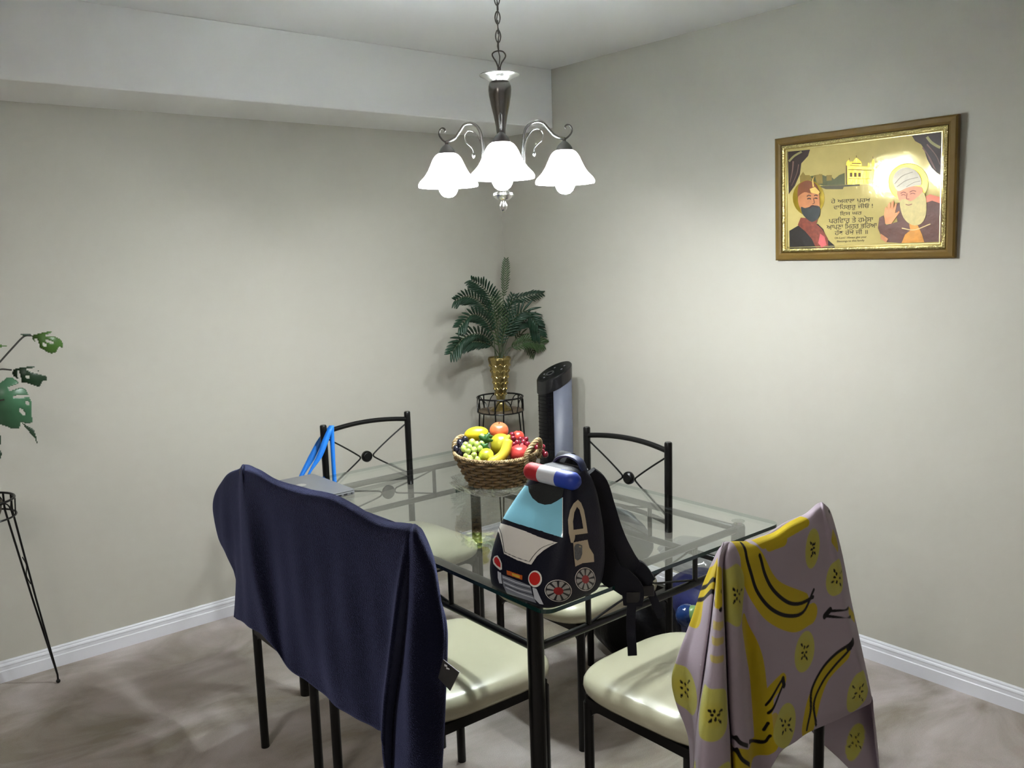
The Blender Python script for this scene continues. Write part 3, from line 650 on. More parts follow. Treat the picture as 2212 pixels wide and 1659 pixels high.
art('printed_palace', [[(838, 600), (1075, 610), (1100, 640), (1080, 770), (1010, 775), (838, 778)], [(870, 590), (880, 560), (900, 565), (935, 525), (980, 565), (985, 600)], [(838, 600), (840, 570), (862, 545), (875, 575), (872, 605)], [(1040, 610), (1045, 570), (1060, 590), (1062, 610)], [(1075, 610), (1080, 560), (1093, 535), (1105, 560), (1100, 610)]], .0145, TEM)
art('palace_windows', [[(870+40*i, 668), (892+40*i, 668), (892+40*i, 706), (870+40*i, 706)] for i in range(3)]+[[(855, 635), (1075, 640), (1075, 647), (855, 642)], [(855, 720), (1060, 722), (1060, 727), (855, 726)], [(890, 575), (975, 578), (975, 586), (890, 584)]]+[band([(840, 600), (838, 778)], 10), band([(935, 528), (935, 505)], 4), band([(1092, 536), (1090, 515)], 4), band([(868, 545), (868, 530)], 4)], .0151, pm('umber_print', (92, 60, 18)))
HAL = pm('olive_halo_print', (140, 118, 20), .3, .4); HALY = pm('yellow_halo_print', (214, 190, 40), .3, .4)
art('printed_halo', [ell(478, 905, 150, 168)], .0147, HAL)
art('printed_halo', [ell(1418, 760, 185, 178)], .0147, HALY)
art('halo_rim', [ell(1418, 760, 190, 183, 40)+ell(1418, 760, 180, 173, 40)[::-1]], .0153, pm('pale_halo_rim', (236, 222, 120)))
# left figure
art('printed_coat', [[(290, 1215), (350, 1180), (400, 1150), (560, 1150), (610, 1200), (640, 1290), (715, 1355), (715, 1372), (540, 1380), (290, 1390)]], .0153, pm('black_coat_print', (34, 26, 20)))
art('printed_scarf', [[(400, 1090), (560, 1100), (545, 1150), (600, 1200), (650, 1290), (655, 1368), (540, 1380), (500, 1290), (440, 1220), (370, 1160)]], .0159, pm('red_gold_scarf_print', (122, 56, 38), noise=.6, ns=90))
art('scarf_stripe', [[(580, 1240), (620, 1270), (640, 1350), (590, 1370), (560, 1330)]], .0165, pm('rose_print', (205, 96, 96)))
art('printed_face', [[(385, 880), (420, 850), (560, 855), (580, 900), (580, 1010), (560, 1050), (440, 1050), (400, 1010), (378, 940)]], .0165, SKIN, sm=3)
art('printed_beard', [[(405, 990), (440, 1000), (480, 990), (530, 975), (580, 990), (580, 1060), (550, 1110), (500, 1130), (450, 1095), (415, 1050)]], .0171, pm('black_beard_print', (46, 50, 48)), sm=3)
art('printed_features', [band([(462, 890), (480, 880), (500, 886)], 9), band([(530, 884), (548, 878), (562, 884)], 9), band([(465, 915), (482, 909), (500, 915)], 11), band([(532, 910), (547, 906), (560, 912)], 11), band([(522, 905), (530, 950), (512, 962)], 5), band([(480, 1000), (515, 978), (562, 996)], 14, 9)], .0174, pm('ink_print', (52, 24, 16)))
art('printed_turban', [[(375, 900), (378, 820), (400, 770), (470, 740), (540, 770), (575, 830), (590, 862), (560, 850), (500, 862), (440, 850), (385, 885)]], .0171, pm('brown_turban_print', (118, 62, 26)), sm=3)
art('turban_ornament', [[(490, 820), (540, 800), (585, 850), (570, 870), (500, 855)], band([(525, 800), (520, 740), (535, 700)], 16, 6)], .0177, pm('gold_jewel_print', (214, 178, 92)))
# right figure
ROBE = pm('brown_robe_print', (84, 42, 24))
art('printed_robe', [[(1320, 950), (1290, 1000), (1310, 1130), (1200, 1160), (1180, 1070), (1140, 1090), (1125, 1190), (1160, 1280), (1200, 1320), (1330, 1330), (1722, 1318), (1728, 930), (1640, 890), (1570, 930)]], .0153, ROBE)
art('robe_shoulder', [[(1560, 900), (1620, 870), (1728, 900), (1728, 960), (1640, 930), (1580, 950)]], .0159, pm('coral_robe_print', (214, 116, 88)))
art('printed_sash', [[(1420, 1150), (1500, 1160), (1540, 1250), (1560, 1322), (1345, 1330), (1380, 1250), (1430, 1210)]], .0159, pm('saffron_sash_print', (196, 130, 34), noise=.4))
art('sash_line', [band([(1350, 1190), (1470, 1205), (1620, 1150)], 9)], .0165, pm('cream_line_print', (214, 180, 120)))
art('sleeve_cuff', [[(1150, 1240), (1220, 1290), (1200, 1325), (1150, 1290)]], .0165, SKIN)
art('printed_face', [[(1310, 830), (1400, 800), (1540, 800), (1550, 880), (1530, 940), (1470, 990), (1380, 990), (1330, 930)]], .0165, pm('rosy_skin_print', (214, 140, 104)), sm=3)
art('printed_beard', [[(1335, 940), (1385, 915), (1440, 935), (1510, 890), (1560, 850), (1585, 930), (1580, 1060), (1540, 1140), (1470, 1165), (1400, 1130), (1355, 1060)]], .0171, pm('cream_beard_print', (190, 172, 110), noise=.3, ns=80), sm=3)
art('printed_features', [band([(1345, 862), (1370, 850), (1395, 858)], 8), band([(1430, 850), (1460, 836), (1490, 842)], 8), band([(1350, 880), (1372, 872), (1392, 880)], 7), band([(1435, 868), (1460, 860), (1482, 868)], 7), band([(1405, 860), (1400, 910), (1425, 915)], 6), band([(1390, 965), (1420, 972), (1450, 962)], 7)], .0174, pm('sepia_print', (118, 58, 38)))
art('printed_turban', [[(1275, 760), (1285, 690), (1330, 640), (1400, 615), (1480, 640), (1530, 700), (1540, 780), (1480, 790), (1400, 810), (1320, 840)]], .0171, pm('pale_turban_print', (206, 196, 176)), sm=3)
art('turban_folds', [band([(1290, 770), (1360, 700), (1460, 660)], 6), band([(1310, 800), (1400, 740), (1510, 710)], 6), band([(1400, 800), (1470, 760), (1530, 745)], 5)], .0177, pm('grey_fold_print', (150, 138, 120)))
hand = [(1195, 1150), (1185, 1060), (1195, 1000), (1208, 985), (1216, 1010), (1222, 970), (1240, 945), (1248, 960), (1246, 1000), (1260, 940), (1275, 930), (1282, 945), (1272, 1010), (1292, 960), (1305, 950), (1306, 975), (1288, 1050), (1310, 1040), (1328, 1025), (1332, 1040), (1300, 1085), (1275, 1120), (1250, 1150)]
art('printed_hand', [hand], .0165, pm('palm_skin_print', (200, 130, 76)))
# lettering
INKP = mat('dark_gold_lettering', srgb(38, 24, 6), .6, noise=.1)
def text(body, cxp, cyp, wpx, hpx, x, nm):
    cu = bpy.data.curves.new('t', 'FONT'); cu.body = body; cu.size = 1; cu.extrude = 0; cu.resolution_u = 3
    to = bpy.data.objects.new('t', cu); COL.objects.link(to); bpy.context.view_layer.update()
    me = bpy.data.meshes.new_from_object(to.evaluated_get(bpy.context.evaluated_depsgraph_get())); bpy.data.objects.remove(to)
    v = np.array([w.co[:] for w in me.vertices]); fs = [tuple(p.vertices) for p in me.polygons]
    if len(v) == 0: return
    mn, mx = v.min(0), v.max(0); u = (v[:, 0]-(mn[0]+mx[0])/2)/(mx[0]-mn[0])*wpx; w = -(v[:, 1]-(mn[1]+mx[1])/2)/(mx[1]-mn[1])*hpx
    mb = MB(); sk = -.042
    mb.add([tuple(at((cxp+a)/4.366+1640, (cyp+b+sk*a)/4.366+220, x=-x)) for a, b in zip(u, w)], fs)
    mb.build(nm, INKP, pc, smooth=False, solid=.0004)
for body, c1, c2, w, h in (('\u0a39\u0a47 \u0a05\u0a15\u0a3e\u0a32 \u0a2a\u0a41\u0a30\u0a16', 872, 930, 370, 58), ('\u0a35\u0a3e\u0a3f\u0a39\u0a17\u0a41\u0a30\u0a42 \u0a1c\u0a40\u0a13 !', 895, 988, 370, 62), ('\u0a07\u0a38 \u0a18\u0a30', 872, 1045, 205, 42),
                           ('\u0a2a\u0a30\u0a3f\u0a35\u0a3e\u0a30 \u0a24\u0a47 \u0a39\u0a2e\u0a47\u0a38\u0a3e', 872, 1108, 420, 58), ('\u0a06\u0a2a\u0a23\u0a3e \u0a3f\u0a2e\u0a39\u0a30 \u0a2d\u0a3f\u0a30\u0a06', 878, 1165, 475, 60), ('\u0a39\u0a71\u0a25 \u0a30\u0a71\u0a16\u0a4b \u0a1c\u0a40 \u0965', 872, 1224, 310, 52),
                           ('Oh Lord ! Always give your', 866, 1280, 300, 26), ('Blessings to this family', 866, 1312, 258, 24)):
    text(body, c1, c2, w, h, .0146, 'printed_lettering')

pc.rotation_euler = (0, -.035, 0)      # hangs leaning slightly forward from its hook

# ================================================================ corner plant stand, vase, palm
def wire_stand(label, cx0, cy0, zr, zs, r, feet, shelfmat, name='plant_stand', group=None):
    t = thing(name, label, 'plant stand', (cx0, cy0, 0), group=group)
    circ = lambda rr, z, n=40: [(cx0+rr*math.cos(a), cy0+rr*math.sin(a), z) for a in np.linspace(0, 2*PI, n, endpoint=False)]
    MB().tube(circ(r, zr), .0042, 8, closed=True).build('top_ring', BLACK, t)
    MB().tube(circ(r, zs), .0035, 8, closed=True).build('shelf_ring', BLACK, t)
    if shelfmat: MB().lathe([(0, zs-.004), (r-.004, zs-.004), (r-.004, zs+.004), (0, zs+.004)], (cx0, cy0, 0), 40).build('shelf', shelfmat, t)
    ar = MB()
    for k in range(6):
        a0 = 2*PI*k/6; pts = []
        for s in np.linspace(-1, 1, 13):
            a = a0+s*.42; pts.append((cx0+r*math.cos(a), cy0+r*math.sin(a), zs+(zr-zs-.004)*(1-abs(s)**3)))
        ar.tube(pts, .0025, 6)
    ar.build('wire_arches', BLACK, t)
    for fa in feet:
        f = np.array([cx0+math.cos(fa[0])*fa[1], cy0+math.sin(fa[0])*fa[1], .004]); lg = MB()
        for s in (-1, 1):
            a = fa[0]+s*.18; top = np.array([cx0+r*math.cos(a), cy0+r*math.sin(a), zr]); mid = np.array([cx0+r*math.cos(a)*.99, cy0+r*math.sin(a)*.99, zs])
            lg.tube([top, mid, mid*.5+f*.5+np.array([0, 0, .0]), f+np.array([0, 0, .03]), f], .0036, 8)
        m_ = (np.array([cx0+r*math.cos(fa[0]), cy0+r*math.sin(fa[0]), zs])*.66+f*.34); tn = np.array([-math.sin(fa[0]), math.cos(fa[0]), 0])
        lg.tube(curve([m_+tn*.014+np.array([0, 0, .05]), m_-tn*.002+np.array([0, 0, .02]), m_+tn*.004-np.array([0, 0, .02]), m_-tn*.013-np.array([0, 0, .05])], 16), .002, 6)
        lg.ball(f+np.array([0, 0, .004]), .008, n=10, m=6)
        lg.build('leg', BLACK, t)
    return t
SX, SY = -.245, -.235
wire_stand('black wire plant stand in the far corner carrying the gold vase', SX, SY, .835, .762, .118, [(PI*.6, .185), (-PI*.73, .18), (-PI*.07, .17)], mat('brown_shelf', (.16, .12, .08, 1), .6, noise=.2))
vz = thing('vase', 'tall gold fluted vase on the black wire stand in the corner', 'vase', (SX+.005, SY, .767))
VG = mat('antique_gold_vase', (.37, .29, .115, 1), .28, metal=1, noise=.4, nscale=30, bump=.6, bscale=50, dist=.003)
vp = [(0, .767), (.052, .767), (.054, .772), (.040, .782), (.022, .800), (.020, .815), (.024, .835), (.034, .90), (.045, .97), (.056, 1.022), (.058, 1.028), (.054, 1.026), (.030, .86), (0, .83)]
VP = [(p[0], p[2]) for p in curve([(r, 0, z) for r, z in vp], 70)]
vb = MB().lathe([(max(0, r), z) for r, z in VP], (SX+.005, SY, 0), 60, wob=lambda a, q: 1+(.035*math.cos(10*a) if 20 < q < 52 else 0)).build('vase_body', VG, vz)
cr_ = MB()
for kz in range(6):
    for ka in range(10):
        z = .845+kz*.030; a = 2*PI*(ka+.5*(kz % 2))/10; r = .0265+(z-.835)*.158; pts = []
        for s in np.linspace(-1, 1, 7): pts.append((SX+.005+(r+.002)*math.cos(a+s*.24), SY+(r+.002)*math.sin(a+s*.24), z+.010*(1-s*s)))
        cr_.tube(pts, .0022, 6)
cr_.build('raised_scales', mat('bright_gold_relief', (.75, .62, .30, 1), .2, metal=1, noise=.1), vb)
LEAF = mat('dark_green_palm_leaf', (.006, .030, .014, 1), .45, noise=.5, nscale=18, bump=.1); LEAF2 = mat('olive_green_palm_leaf', (.035, .070, .022, 1), .45, noise=.3, nscale=18)
STEM = mat('green_stem', (.05, .07, .03, 1), .5, noise=.3)
palm = thing('artificial_palm', 'artificial palm with dark green feathered fronds standing in the gold vase', 'plant', (SX+.005, SY, 1.0))
V0 = np.array([SX+.005, SY, 1.0])
def frond(pts, ln, m, wdir=1.0, n=18, wl=.0055, start=.25):
    wl *= .68; n = int(n*1.0)
    """pts: (px, py, y-depth); leaflets in pairs along the rachis"""
    P = curve([V0+np.array([random.uniform(-.02, .02), random.uniform(-.02, .02), 0])]+[at(a, b, y=y) for a, b, y in pts], 50)
    MB().tube(P, list(np.linspace(.0028, .001, len(P))), 6).build('frond_stem', STEM, palm)
    d = np.r_[0, np.cumsum(np.linalg.norm(np.diff(P, axis=0), axis=1))]; d /= d[-1]; mb = MB()
    for i in range(n):
        t = start+(1-start)*i/(n-1); c = np.array([np.interp(t, d, P[:, k]) for k in range(3)]); c2 = np.array([np.interp(min(1, t+.02), d, P[:, k]) for k in range(3)]); c1 = np.array([np.interp(t-.02, d, P[:, k]) for k in range(3)])
        tg = (c2-c1)/np.linalg.norm(c2-c1); vd = (c-CAM)/np.linalg.norm(c-CAM); sd = np.cross(tg, vd*.8+np.array([0, 0, .25])); sd /= np.linalg.norm(sd)
        L = ln*math.sin(PI*(.16+.84*(t-start)/(1-start)*.80))*random.uniform(.9, 1.1)
        for s in (-1, 1):
            dr = sd*s*wdir+tg*(.75+.5*t); dr /= np.linalg.norm(dr); bend = np.array([0, 0, -1])*L*.16+vd*random.uniform(-.12, .12)*L
            w = np.cross(dr, vd); w /= np.linalg.norm(w); q = []
            for u, ww in ((0, .35), (.3, 1), (.65, .95), (.9, .5), (1, .06)): q.append((c+dr*L*u+bend*u*u, ww*wl))
            vs = [tuple(p+w*a) for p, a in q]+[tuple(p-w*a) for p, a in q]
            mb.add(vs, [(k, k+1, 6+k, 5+k) for k in range(4)])
    mb.build('palm_leaf', m, palm, solid=.0006)
yA = SY
frond([(1086, 700, yA), (1086, 660, yA), (1090, 620, yA), (1093, 562, yA)], .045, LEAF2, .8, 16, .0045, .66)
frond([(1090, 690, yA-.02), (1100, 655, yA-.05), (1135, 640, yA-.08), (1168, 634, yA-.10)], .062, LEAF, .7, 16, .0065, .48)
frond([(1072, 690, yA-.03), (1058, 640, yA-.05), (1040, 618, yA-.06), (1020, 606, yA-.07)], .085, LEAF, 1, 18, .0075, .45)
frond([(1066, 700, yA-.03), (1040, 655, yA-.06), (1010, 640, yA-.08), (985, 648, yA-.10)], .080, LEAF, 1, 18, .0075, .45)
frond([(1066, 730, yA-.05), (1048, 690, yA-.10), (1020, 680, yA-.13), (993, 705, yA-.15)], .085, LEAF, 1, 18, .0085, .42)
frond([(1064, 745, yA-.05), (1040, 722, yA-.10), (1005, 728, yA-.13), (975, 762, yA-.15)], .090, LEAF, 1, 18, .0085, .35)
frond([(1068, 752, yA-.03), (1045, 740, yA-.06), (1020, 738, yA-.09), (985, 745, yA-.11)], .075, LEAF, 1, 16, .0085, .35)
frond([(1078, 745, yA-.04), (1078, 700, yA-.06), (1074, 670, yA-.07), (1072, 636, yA-.07)], .072, LEAF2, 1.1, 18, .0045, .3)
frond([(1082, 745, yA-.05), (1094, 700, yA-.08), (1100, 670, yA-.09), (1108, 640, yA-.10)], .060, LEAF, 1.1, 16, .006, .35)
frond([(1092, 735, yA-.05), (1110, 690, yA-.10), (1135, 672, yA-.13), (1160, 700, yA-.15)], .085, LEAF, 1, 18, .0085, .40)
frond([(1094, 740, yA-.04), (1112, 705, yA-.08), (1140, 692, yA-.10), (1165, 722, yA-.12)], .080, LEAF, 1, 18, .0085, .40)
frond([(1096, 755, yA-.03), (1115, 745, yA-.06), (1140, 736, yA-.08), (1172, 742, yA-.10)], .075, LEAF2, 1, 16, .006, .40)
frond([(1100, 757, yA), (1112, 735, yA), (1130, 722, yA), (1155, 765, yA)], .060, LEAF2, 1, 14, .006, .45)
# glass ornament on the floor by the stand
orn = at(1036, 1215, z=0)
YG = thin_glass('pale_yellow_glass', (.93, .91, .55, 1), 1, .05, .8, 50, 2.0)
MB().lathe([(0, .003), (.045, .003), (.052, .012), (.040, .030), (.050, .050), (.056, .066), (.054, .068), (.045, .050), (.034, .030), (.040, .014), (0, .010)], (orn[0], orn[1], 0), 24, wob=lambda a, q: 1+.06*math.cos(8*a)*(q > 3)).build('glass_bowl', YG)
tag(bpy.data.objects['glass_bowl'], 'small pale yellow glass bowl on the floor under the far end of the table', 'bowl')

# ================================================================ tower fan
FX, FY, FR = -.252, -.66, .082
fan = thing('tower_fan', 'black and grey tower fan standing in front of the right wall near the corner', 'fan', (FX, FY, 0))
FBLK = mat('gloss_black_plastic', (.003, .003, .004, 1), .2, noise=.1, spec=.3); FGRY = mat('bluegrey_plastic', (.105, .115, .155, 1), .45, bump=.05, noise=.04)
FD = -RH*.35-FH*.94; FD /= np.linalg.norm(FD); fa0 = math.atan2(FD[1], FD[0])      # the way the fan faces
SL = RH*.9+FH*.45; SL /= np.linalg.norm(SL)
topz = lambda x, y: 1.005+(np.array([x-FX, y-FY, 0])@SL)*.50
def shell(a0, a1, r, zlo, zhi, n=40, capped=False):
    G = []
    for a in np.linspace(a0, a1, n):
        x, y = FX+r*math.cos(a), FY+r*math.sin(a); G.append([(x, y, zlo(x, y)), (x, y, zhi(x, y))])
    return G
lo = lambda x, y: .05; bnd = lambda x, y: topz(x, y)-.060
aR = math.atan2(RH[1], RH[0])
MB().grid(shell(-PI, PI-.0001, FR-.003, lo, bnd, 60)).build('housing', FBLK, fan)
MB().grid(shell(aR-PI*.54, aR+PI*.45, FR, lo, bnd, 40)).build('side_panel', FGRY, fan, solid=.003)
gr = MB()
for k in range(46): gr.tube([(FX+(FR-.001)*math.cos(a), FY+(FR-.001)*math.sin(a), .10+k*.018) for a in np.linspace(aR-PI*.96, aR-PI*.56, 8)], .0012, 5)
gr.build('front_grille', FBLK, fan)
cp = MB(); n = 48; ring = [(FX+(FR+.002)*math.cos(a), FY+(FR+.002)*math.sin(a)) for a in np.linspace(0, 2*PI, n, endpoint=False)]
vs = [(x, y, bnd(x, y)-.002) for x, y in ring]+[(x, y, topz(x, y)-.006) for x, y in ring]+[(FX+(x-FX)*.94, FY+(y-FY)*.94, topz(FX+(x-FX)*.94, FY+(y-FY)*.94)) for x, y in ring]
cp.add(vs, [(i, (i+1) % n, n+(i+1) % n, n+i) for i in range(n)]+[(n+i, n+(i+1) % n, 2*n+(i+1) % n, 2*n+i) for i in range(n)]+[tuple(2*n+i for i in range(n))])
tc_ = cp.build('control_cap', mat('satin_black_plastic', (.008, .008, .009, 1), .25, noise=.1), fan, auto=35)
nrm = Vector((-SL[0]*.5, -SL[1]*.5, 1)).normalized(); rt = nrm.to_track_quat('Z', 'Y').to_matrix()
dc = np.array([FX, FY, 0])-SL*.022; dc[2] = topz(dc[0], dc[1])+.001
MB().lathe([(.014, 0), (.020, 0), (.021, .003), (.014, .003)], dc, 28, axis=rt).build('control_dial', mat('silver_print', (.32, .32, .33, 1), .3, metal=.8), fan)
bt = MB()
for s, t_ in ((-.055, .0), (-.035, -.035), (.02, -.03), (.045, .02), (.02, .035)):
    p = np.array([FX, FY, 0])+SL*s+np.cross(SL, [0, 0, 1])*t_; p[2] = topz(p[0], p[1])+.0005; bt.lathe([(0, .001), (.005, .001), (.005, 0)], p, 12, axis=rt)
bt.build('buttons', mat('grey_print', (.16, .16, .17, 1), .4), fan)
MB().lathe([(0, 0), (.13, 0), (.135, .012), (.12, .022), (.06, .032), (.05, .05), (0, .05)], (FX, FY, 0), 48).build('base', FBLK, fan)

# ================================================================ crystal plate, basket, fruit
BC = np.array([-1.217, -1.420, .786]); PCn = np.array([-1.245, -1.445, 0])
def ruf(a, q): return 1+(.055*math.cos(9*a)+.03*math.cos(23*a+1))*min(1, max(0, q-1)/3)
pl = MB().lathe([(0, .7705), (.07, .7705), (.075, .776), (.10, .780), (.128, .794), (.145, .812), (.148, .816), (.142, .816), (.120, .799), (.09, .785), (.05, .7805), (0, .7805)], PCn, 90, wob=ruf).build('crystal_plate', CRYSTAL)
tag(pl, 'clear crystal plate with a ruffled rim under the fruit basket', 'plate')
WICK = mat('golden_brown_wicker', (.20, .12, .045, 1), .5, noise=.35, nscale=30, bump=.3, bscale=150); WICKD = mat('dark_wicker', (.07, .04, .016, 1), .5, noise=.3, nscale=30)
WICKL = mat('pale_wicker', (.36, .26, .13, 1), .5, noise=.3, nscale=40)
bk_ = thing('fruit_basket', 'small oval wicker basket with looped handles, piled with artificial fruit on the table', 'basket', BC)
NS = 26; Hb = .096
def bell(a, t, off=0): ax, bx = .088+.052*t**.9+off, .060+.037*t**.9+off; return BC+RH*ax*math.cos(a)+FH*bx*math.sin(a)+np.array([0, 0, t*Hb+.012*abs(math.cos(a))**2.5*t])
for k in range(1): pass
wv = MB()
for row in range(9):
    t = (row+.5)/9; n_ = NS*6
    wv.tube([bell(2*PI*i/n_, t, .0042*math.cos(NS/2*2*PI*i/n_+(row % 2)*PI)) for i in range(n_)], .0050, 6, closed=True)
w_ = wv.build('woven_sides', WICK, bk_)
st = MB()
for i in range(NS): st.tube([bell(2*PI*(i+.0)/NS, t) for t in np.linspace(0, 1, 6)], .0030, 6)
st.build('stakes', WICKD, bk_)
rb = MB()
for ph in range(3):
    n_ = 160; rb.tube([bell(2*PI*i/n_, 1.0, .0042*math.cos(36*PI*i/n_*2+ph*2.09)) + np.array([0, 0, .004+.0042*math.sin(36*PI*i/n_*2+ph*2.09)]) for i in range(n_)], .0033, 6, closed=True)
rb.build('braided_rim', WICKL, bk_)
bs = MB(); bs.add([tuple(bell(2*PI*i/40, .03)) for i in range(40)], [tuple(range(40))]); bs.build('basket_base', WICKD, bk_, solid=.004)
ln_ = MB(); ln_.grid([[bell(2*PI*i/48, t, -.005) for t in (.03, .4, .8, .97)] for i in range(48)], closeu=True); ln_.build('inner_wall', WICKD, bk_, solid=.001)
for s in (-1, 1):
    hd = MB(); a0 = -.42 if s > 0 else PI-.75
    p0, p1 = bell(a0-.38, 1.0, .004), bell(a0+.42, 1.0, .004); mid = (p0+p1)/2; out = (RH*s*.6-FH*.3*s)*.025
    pth = curve([p0+np.array([0, 0, -.02]), p0+out*.2+np.array([0, 0, .02]), mid+out+np.array([0, 0, .052]), p1+out*.4+np.array([0, 0, .03]), p1+np.array([0, 0, -.02])], 60)
    for ph in range(3):
        pp = []
        for i in range(len(pth)):
            tg = pth[min(i+1, len(pth)-1)]-pth[max(0, i-1)]; tg /= np.linalg.norm(tg); e1 = np.cross(tg, [.3, .2, .9]); e1 /= np.linalg.norm(e1); e2 = np.cross(tg, e1)
            an = i*.6+ph*2.09; pp.append(pth[i]+.0052*(math.cos(an)*e1+math.sin(an)*e2))
        hd.tube(pp, .0042, 6)
    hd.build('handle', WICKL, bk_)
DB0 = (BC-CAM)@FF
def atd(px, py, dd): D = DB0+dd; return CAM+D*(FF+RR*(px-W/2)/FPX-UU*(py-H/2)/FPX)
def fm(n, c, rough=.35, c2=None, noise=.15, ns=25): return mat(n, srgb(*c), rough, noise=noise, nscale=ns, bump=.04, coat=.3)
FB = Matrix((tuple(RH), tuple(FH), (0, 0, 1))).transposed()
def fruit(name, label, c, r, m, sx=1, sy=1, sz=1, rot=(0, 0, 0), dimple=True, stem=True, cat='fruit', group='artificial fruit in the wicker basket'):
    t = thing(name, label, cat, c, group=group); from mathutils import Euler
    R3 = FB @ Euler(rot).to_matrix()
    wob = (lambda p: 1-.16*max(0, p[2]-.8)*5*max(0, p[2]-.8)*5*.35) if dimple else None
    MB().ball(c, r, sx, sy, sz, 28, 18, R3, wob=wob).build('skin', m, t, auto=180)
    if stem:
        a = np.array(c)+np.array(R3 @ Vector((0, 0, r*sz*.86))); b = np.array(c)+np.array(R3 @ Vector((.002, 0, r*sz*1.12))); MB().tube([a, b], [.0014, .0018], 6).build('stem', STEM, t)
    return t
c_ = atd(1029, 937, .03)
fruit('mango', 'yellow mango lying at the back left of the fruit basket', c_, .026, fm('yellow_mango', (232, 205, 40)), 1.62, 1, .95, (0, -.12, 0), False, False)
fruit('peach', 'orange red peach at the top back of the fruit basket', atd(1078, 930, .05), .0315, fm('red_peach', (205, 100, 62), noise=.45, ns=30), 1.05, 1, .92, (.35, 0, 0))
fruit('pear', 'large yellow green pear standing in the middle of the fruit basket', atd(1082, 960, .0), .037, fm('green_pear', (172, 165, 40), noise=.2), 1.0, 1, 1.05, (0, 0, 0), True, False)
fruit('lemon', 'small lime yellow fruit beside the green grapes at the front of the basket', atd(1050, 984, -.055), .0262, fm('lime_yellow', (176, 180, 48), noise=.15), 1, 1, .95, (.2, 0, 0), True, False)
fruit('apple', 'red apple at the front right of the basket, behind the handle', atd(1122, 979, -.03), .0325, fm('red_apple', (196, 62, 58), noise=.45, ns=35), 1.08, 1, .95, (.2, 0, 0))
fruit('apple', 'small red apple at the back right of the basket behind the red grapes', atd(1119, 943, .045), .022, fm('bright_red_apple', (205, 62, 48)), 1, 1, .95)
bn = thing('banana', 'yellow banana standing upright at the front of the fruit basket', 'fruit', atd(1080, 975, -.06), group='artificial fruit in the wicker basket')
BP = curve([atd(1097, 947, -.055), atd(1095, 962, -.06), atd(1088, 980, -.068), atd(1074, 993, -.074), atd(1052, 1001, -.078)], 30)
rs = [.004, .010, .015]+[.0175]*(len(BP)-6)+[.015, .011, .006]
MB().tube(BP, rs, 7).build('peel', fm('yellow_banana', (222, 196, 62), noise=.12), bn, auto=60)
MB().tube([atd(1093, 950, -.055), atd(1099, 943, -.053), atd(1101, 940, -.052)], [.009, .008, .005], 8).build('stem', fm('green_yellow_tip', (176, 180, 60)), bn)
def bunch(label, pts, r, m, sz=1.15, extra=None):
    c = np.mean([atd(*p) for p in pts], axis=0); t = thing('grape_bunch', label, 'grapes', c, group='artificial fruit in the wicker basket')
    for p in pts:
        q = atd(*p); MB().ball(q, r*random.uniform(.93, 1.07), 1, 1, sz, 14, 10, Matrix.Rotation(random.uniform(-.7, .7), 3, 'X')).build('grape', m, t, auto=180)
    sm = MB()
    for p in pts: sm.tube([c+np.array([0, 0, .006]), atd(*p)], .0009, 5)
    sm.build('stalk', STEM, t); return t
gg = bunch('bunch of pale green grapes at the front left of the basket', [(1006, 961, -.05), (1020, 955, -.05), (1030, 960, -.055), (1002, 969, -.055), (1014, 966, -.062), (1024, 972, -.065), (1011, 975, -.066), (1036, 969, -.055), (1024, 983, -.07), (1007, 985, -.065), (1018, 990, -.07), (1031, 993, -.072), (1041, 944, -.02), (1041, 958, -.03), (1013, 990, -.068)], .0104, fm('pale_green_grape', (186, 206, 110), .3))
bunch('bunch of black grapes hanging over the left end of the basket', [(994, 957, -.01), (986, 970, -.01), (997, 979, -.02), (1000, 964, -.03), (992, 985, -.015), (1004, 950, 0)], .0115, fm('black_grape', (32, 32, 46), .25), 1.2)
rg = fm('dark_red_grape', (120, 22, 40), .22, noise=.5, ns=20)
bunch('bunch of dark red grapes between the pear and the right handle', [(1108, 948, -.01), (1118, 956, -.02), (1110, 961, -.025), (1124, 949, 0), (1131, 955, -.01), (1113, 970, -.03), (1128, 963, -.02), (1104, 957, -.015), (1136, 949, 0), (1140, 960, -.02), (1106, 940, .01)], .0098, rg)
bunch('bunch of red and purple grapes hanging out past the right handle of the basket', [(1150, 963, .0), (1162, 958, .0), (1161, 967, -.01), (1172, 966, .0), (1172, 976, -.01), (1178, 982, -.01), (1167, 974, .01)], .0100, rg)
lf = MB(); LG = mat('grape_leaf_green', (.035, .13, .03, 1), .5, noise=.4, nscale=50)
for (a, b, dd, rr, an) in ((1048, 950, -.035, .022, .5), (1046, 965, -.045, .016, 2.0), (1054, 943, -.02, .015, -.5)):
    c = atd(a, b, dd); pts = []
    for k in range(20):
        an_ = 2*PI*k/20; r = rr*(1+.28*math.cos(5*an_+an)); pts.append(tuple(c+RH*r*math.cos(an_)+np.array([0, 0, .8])*r*math.sin(an_)-FH*.25*r*math.sin(an_+1)))
    lf.add([tuple(c-FH*.003)]+pts, [(0, 1+k, 1+(k+1) % 20) for k in range(20)])
tag(lf.build('grape_leaf', LG, gg, solid=.0008), 'green leaf')

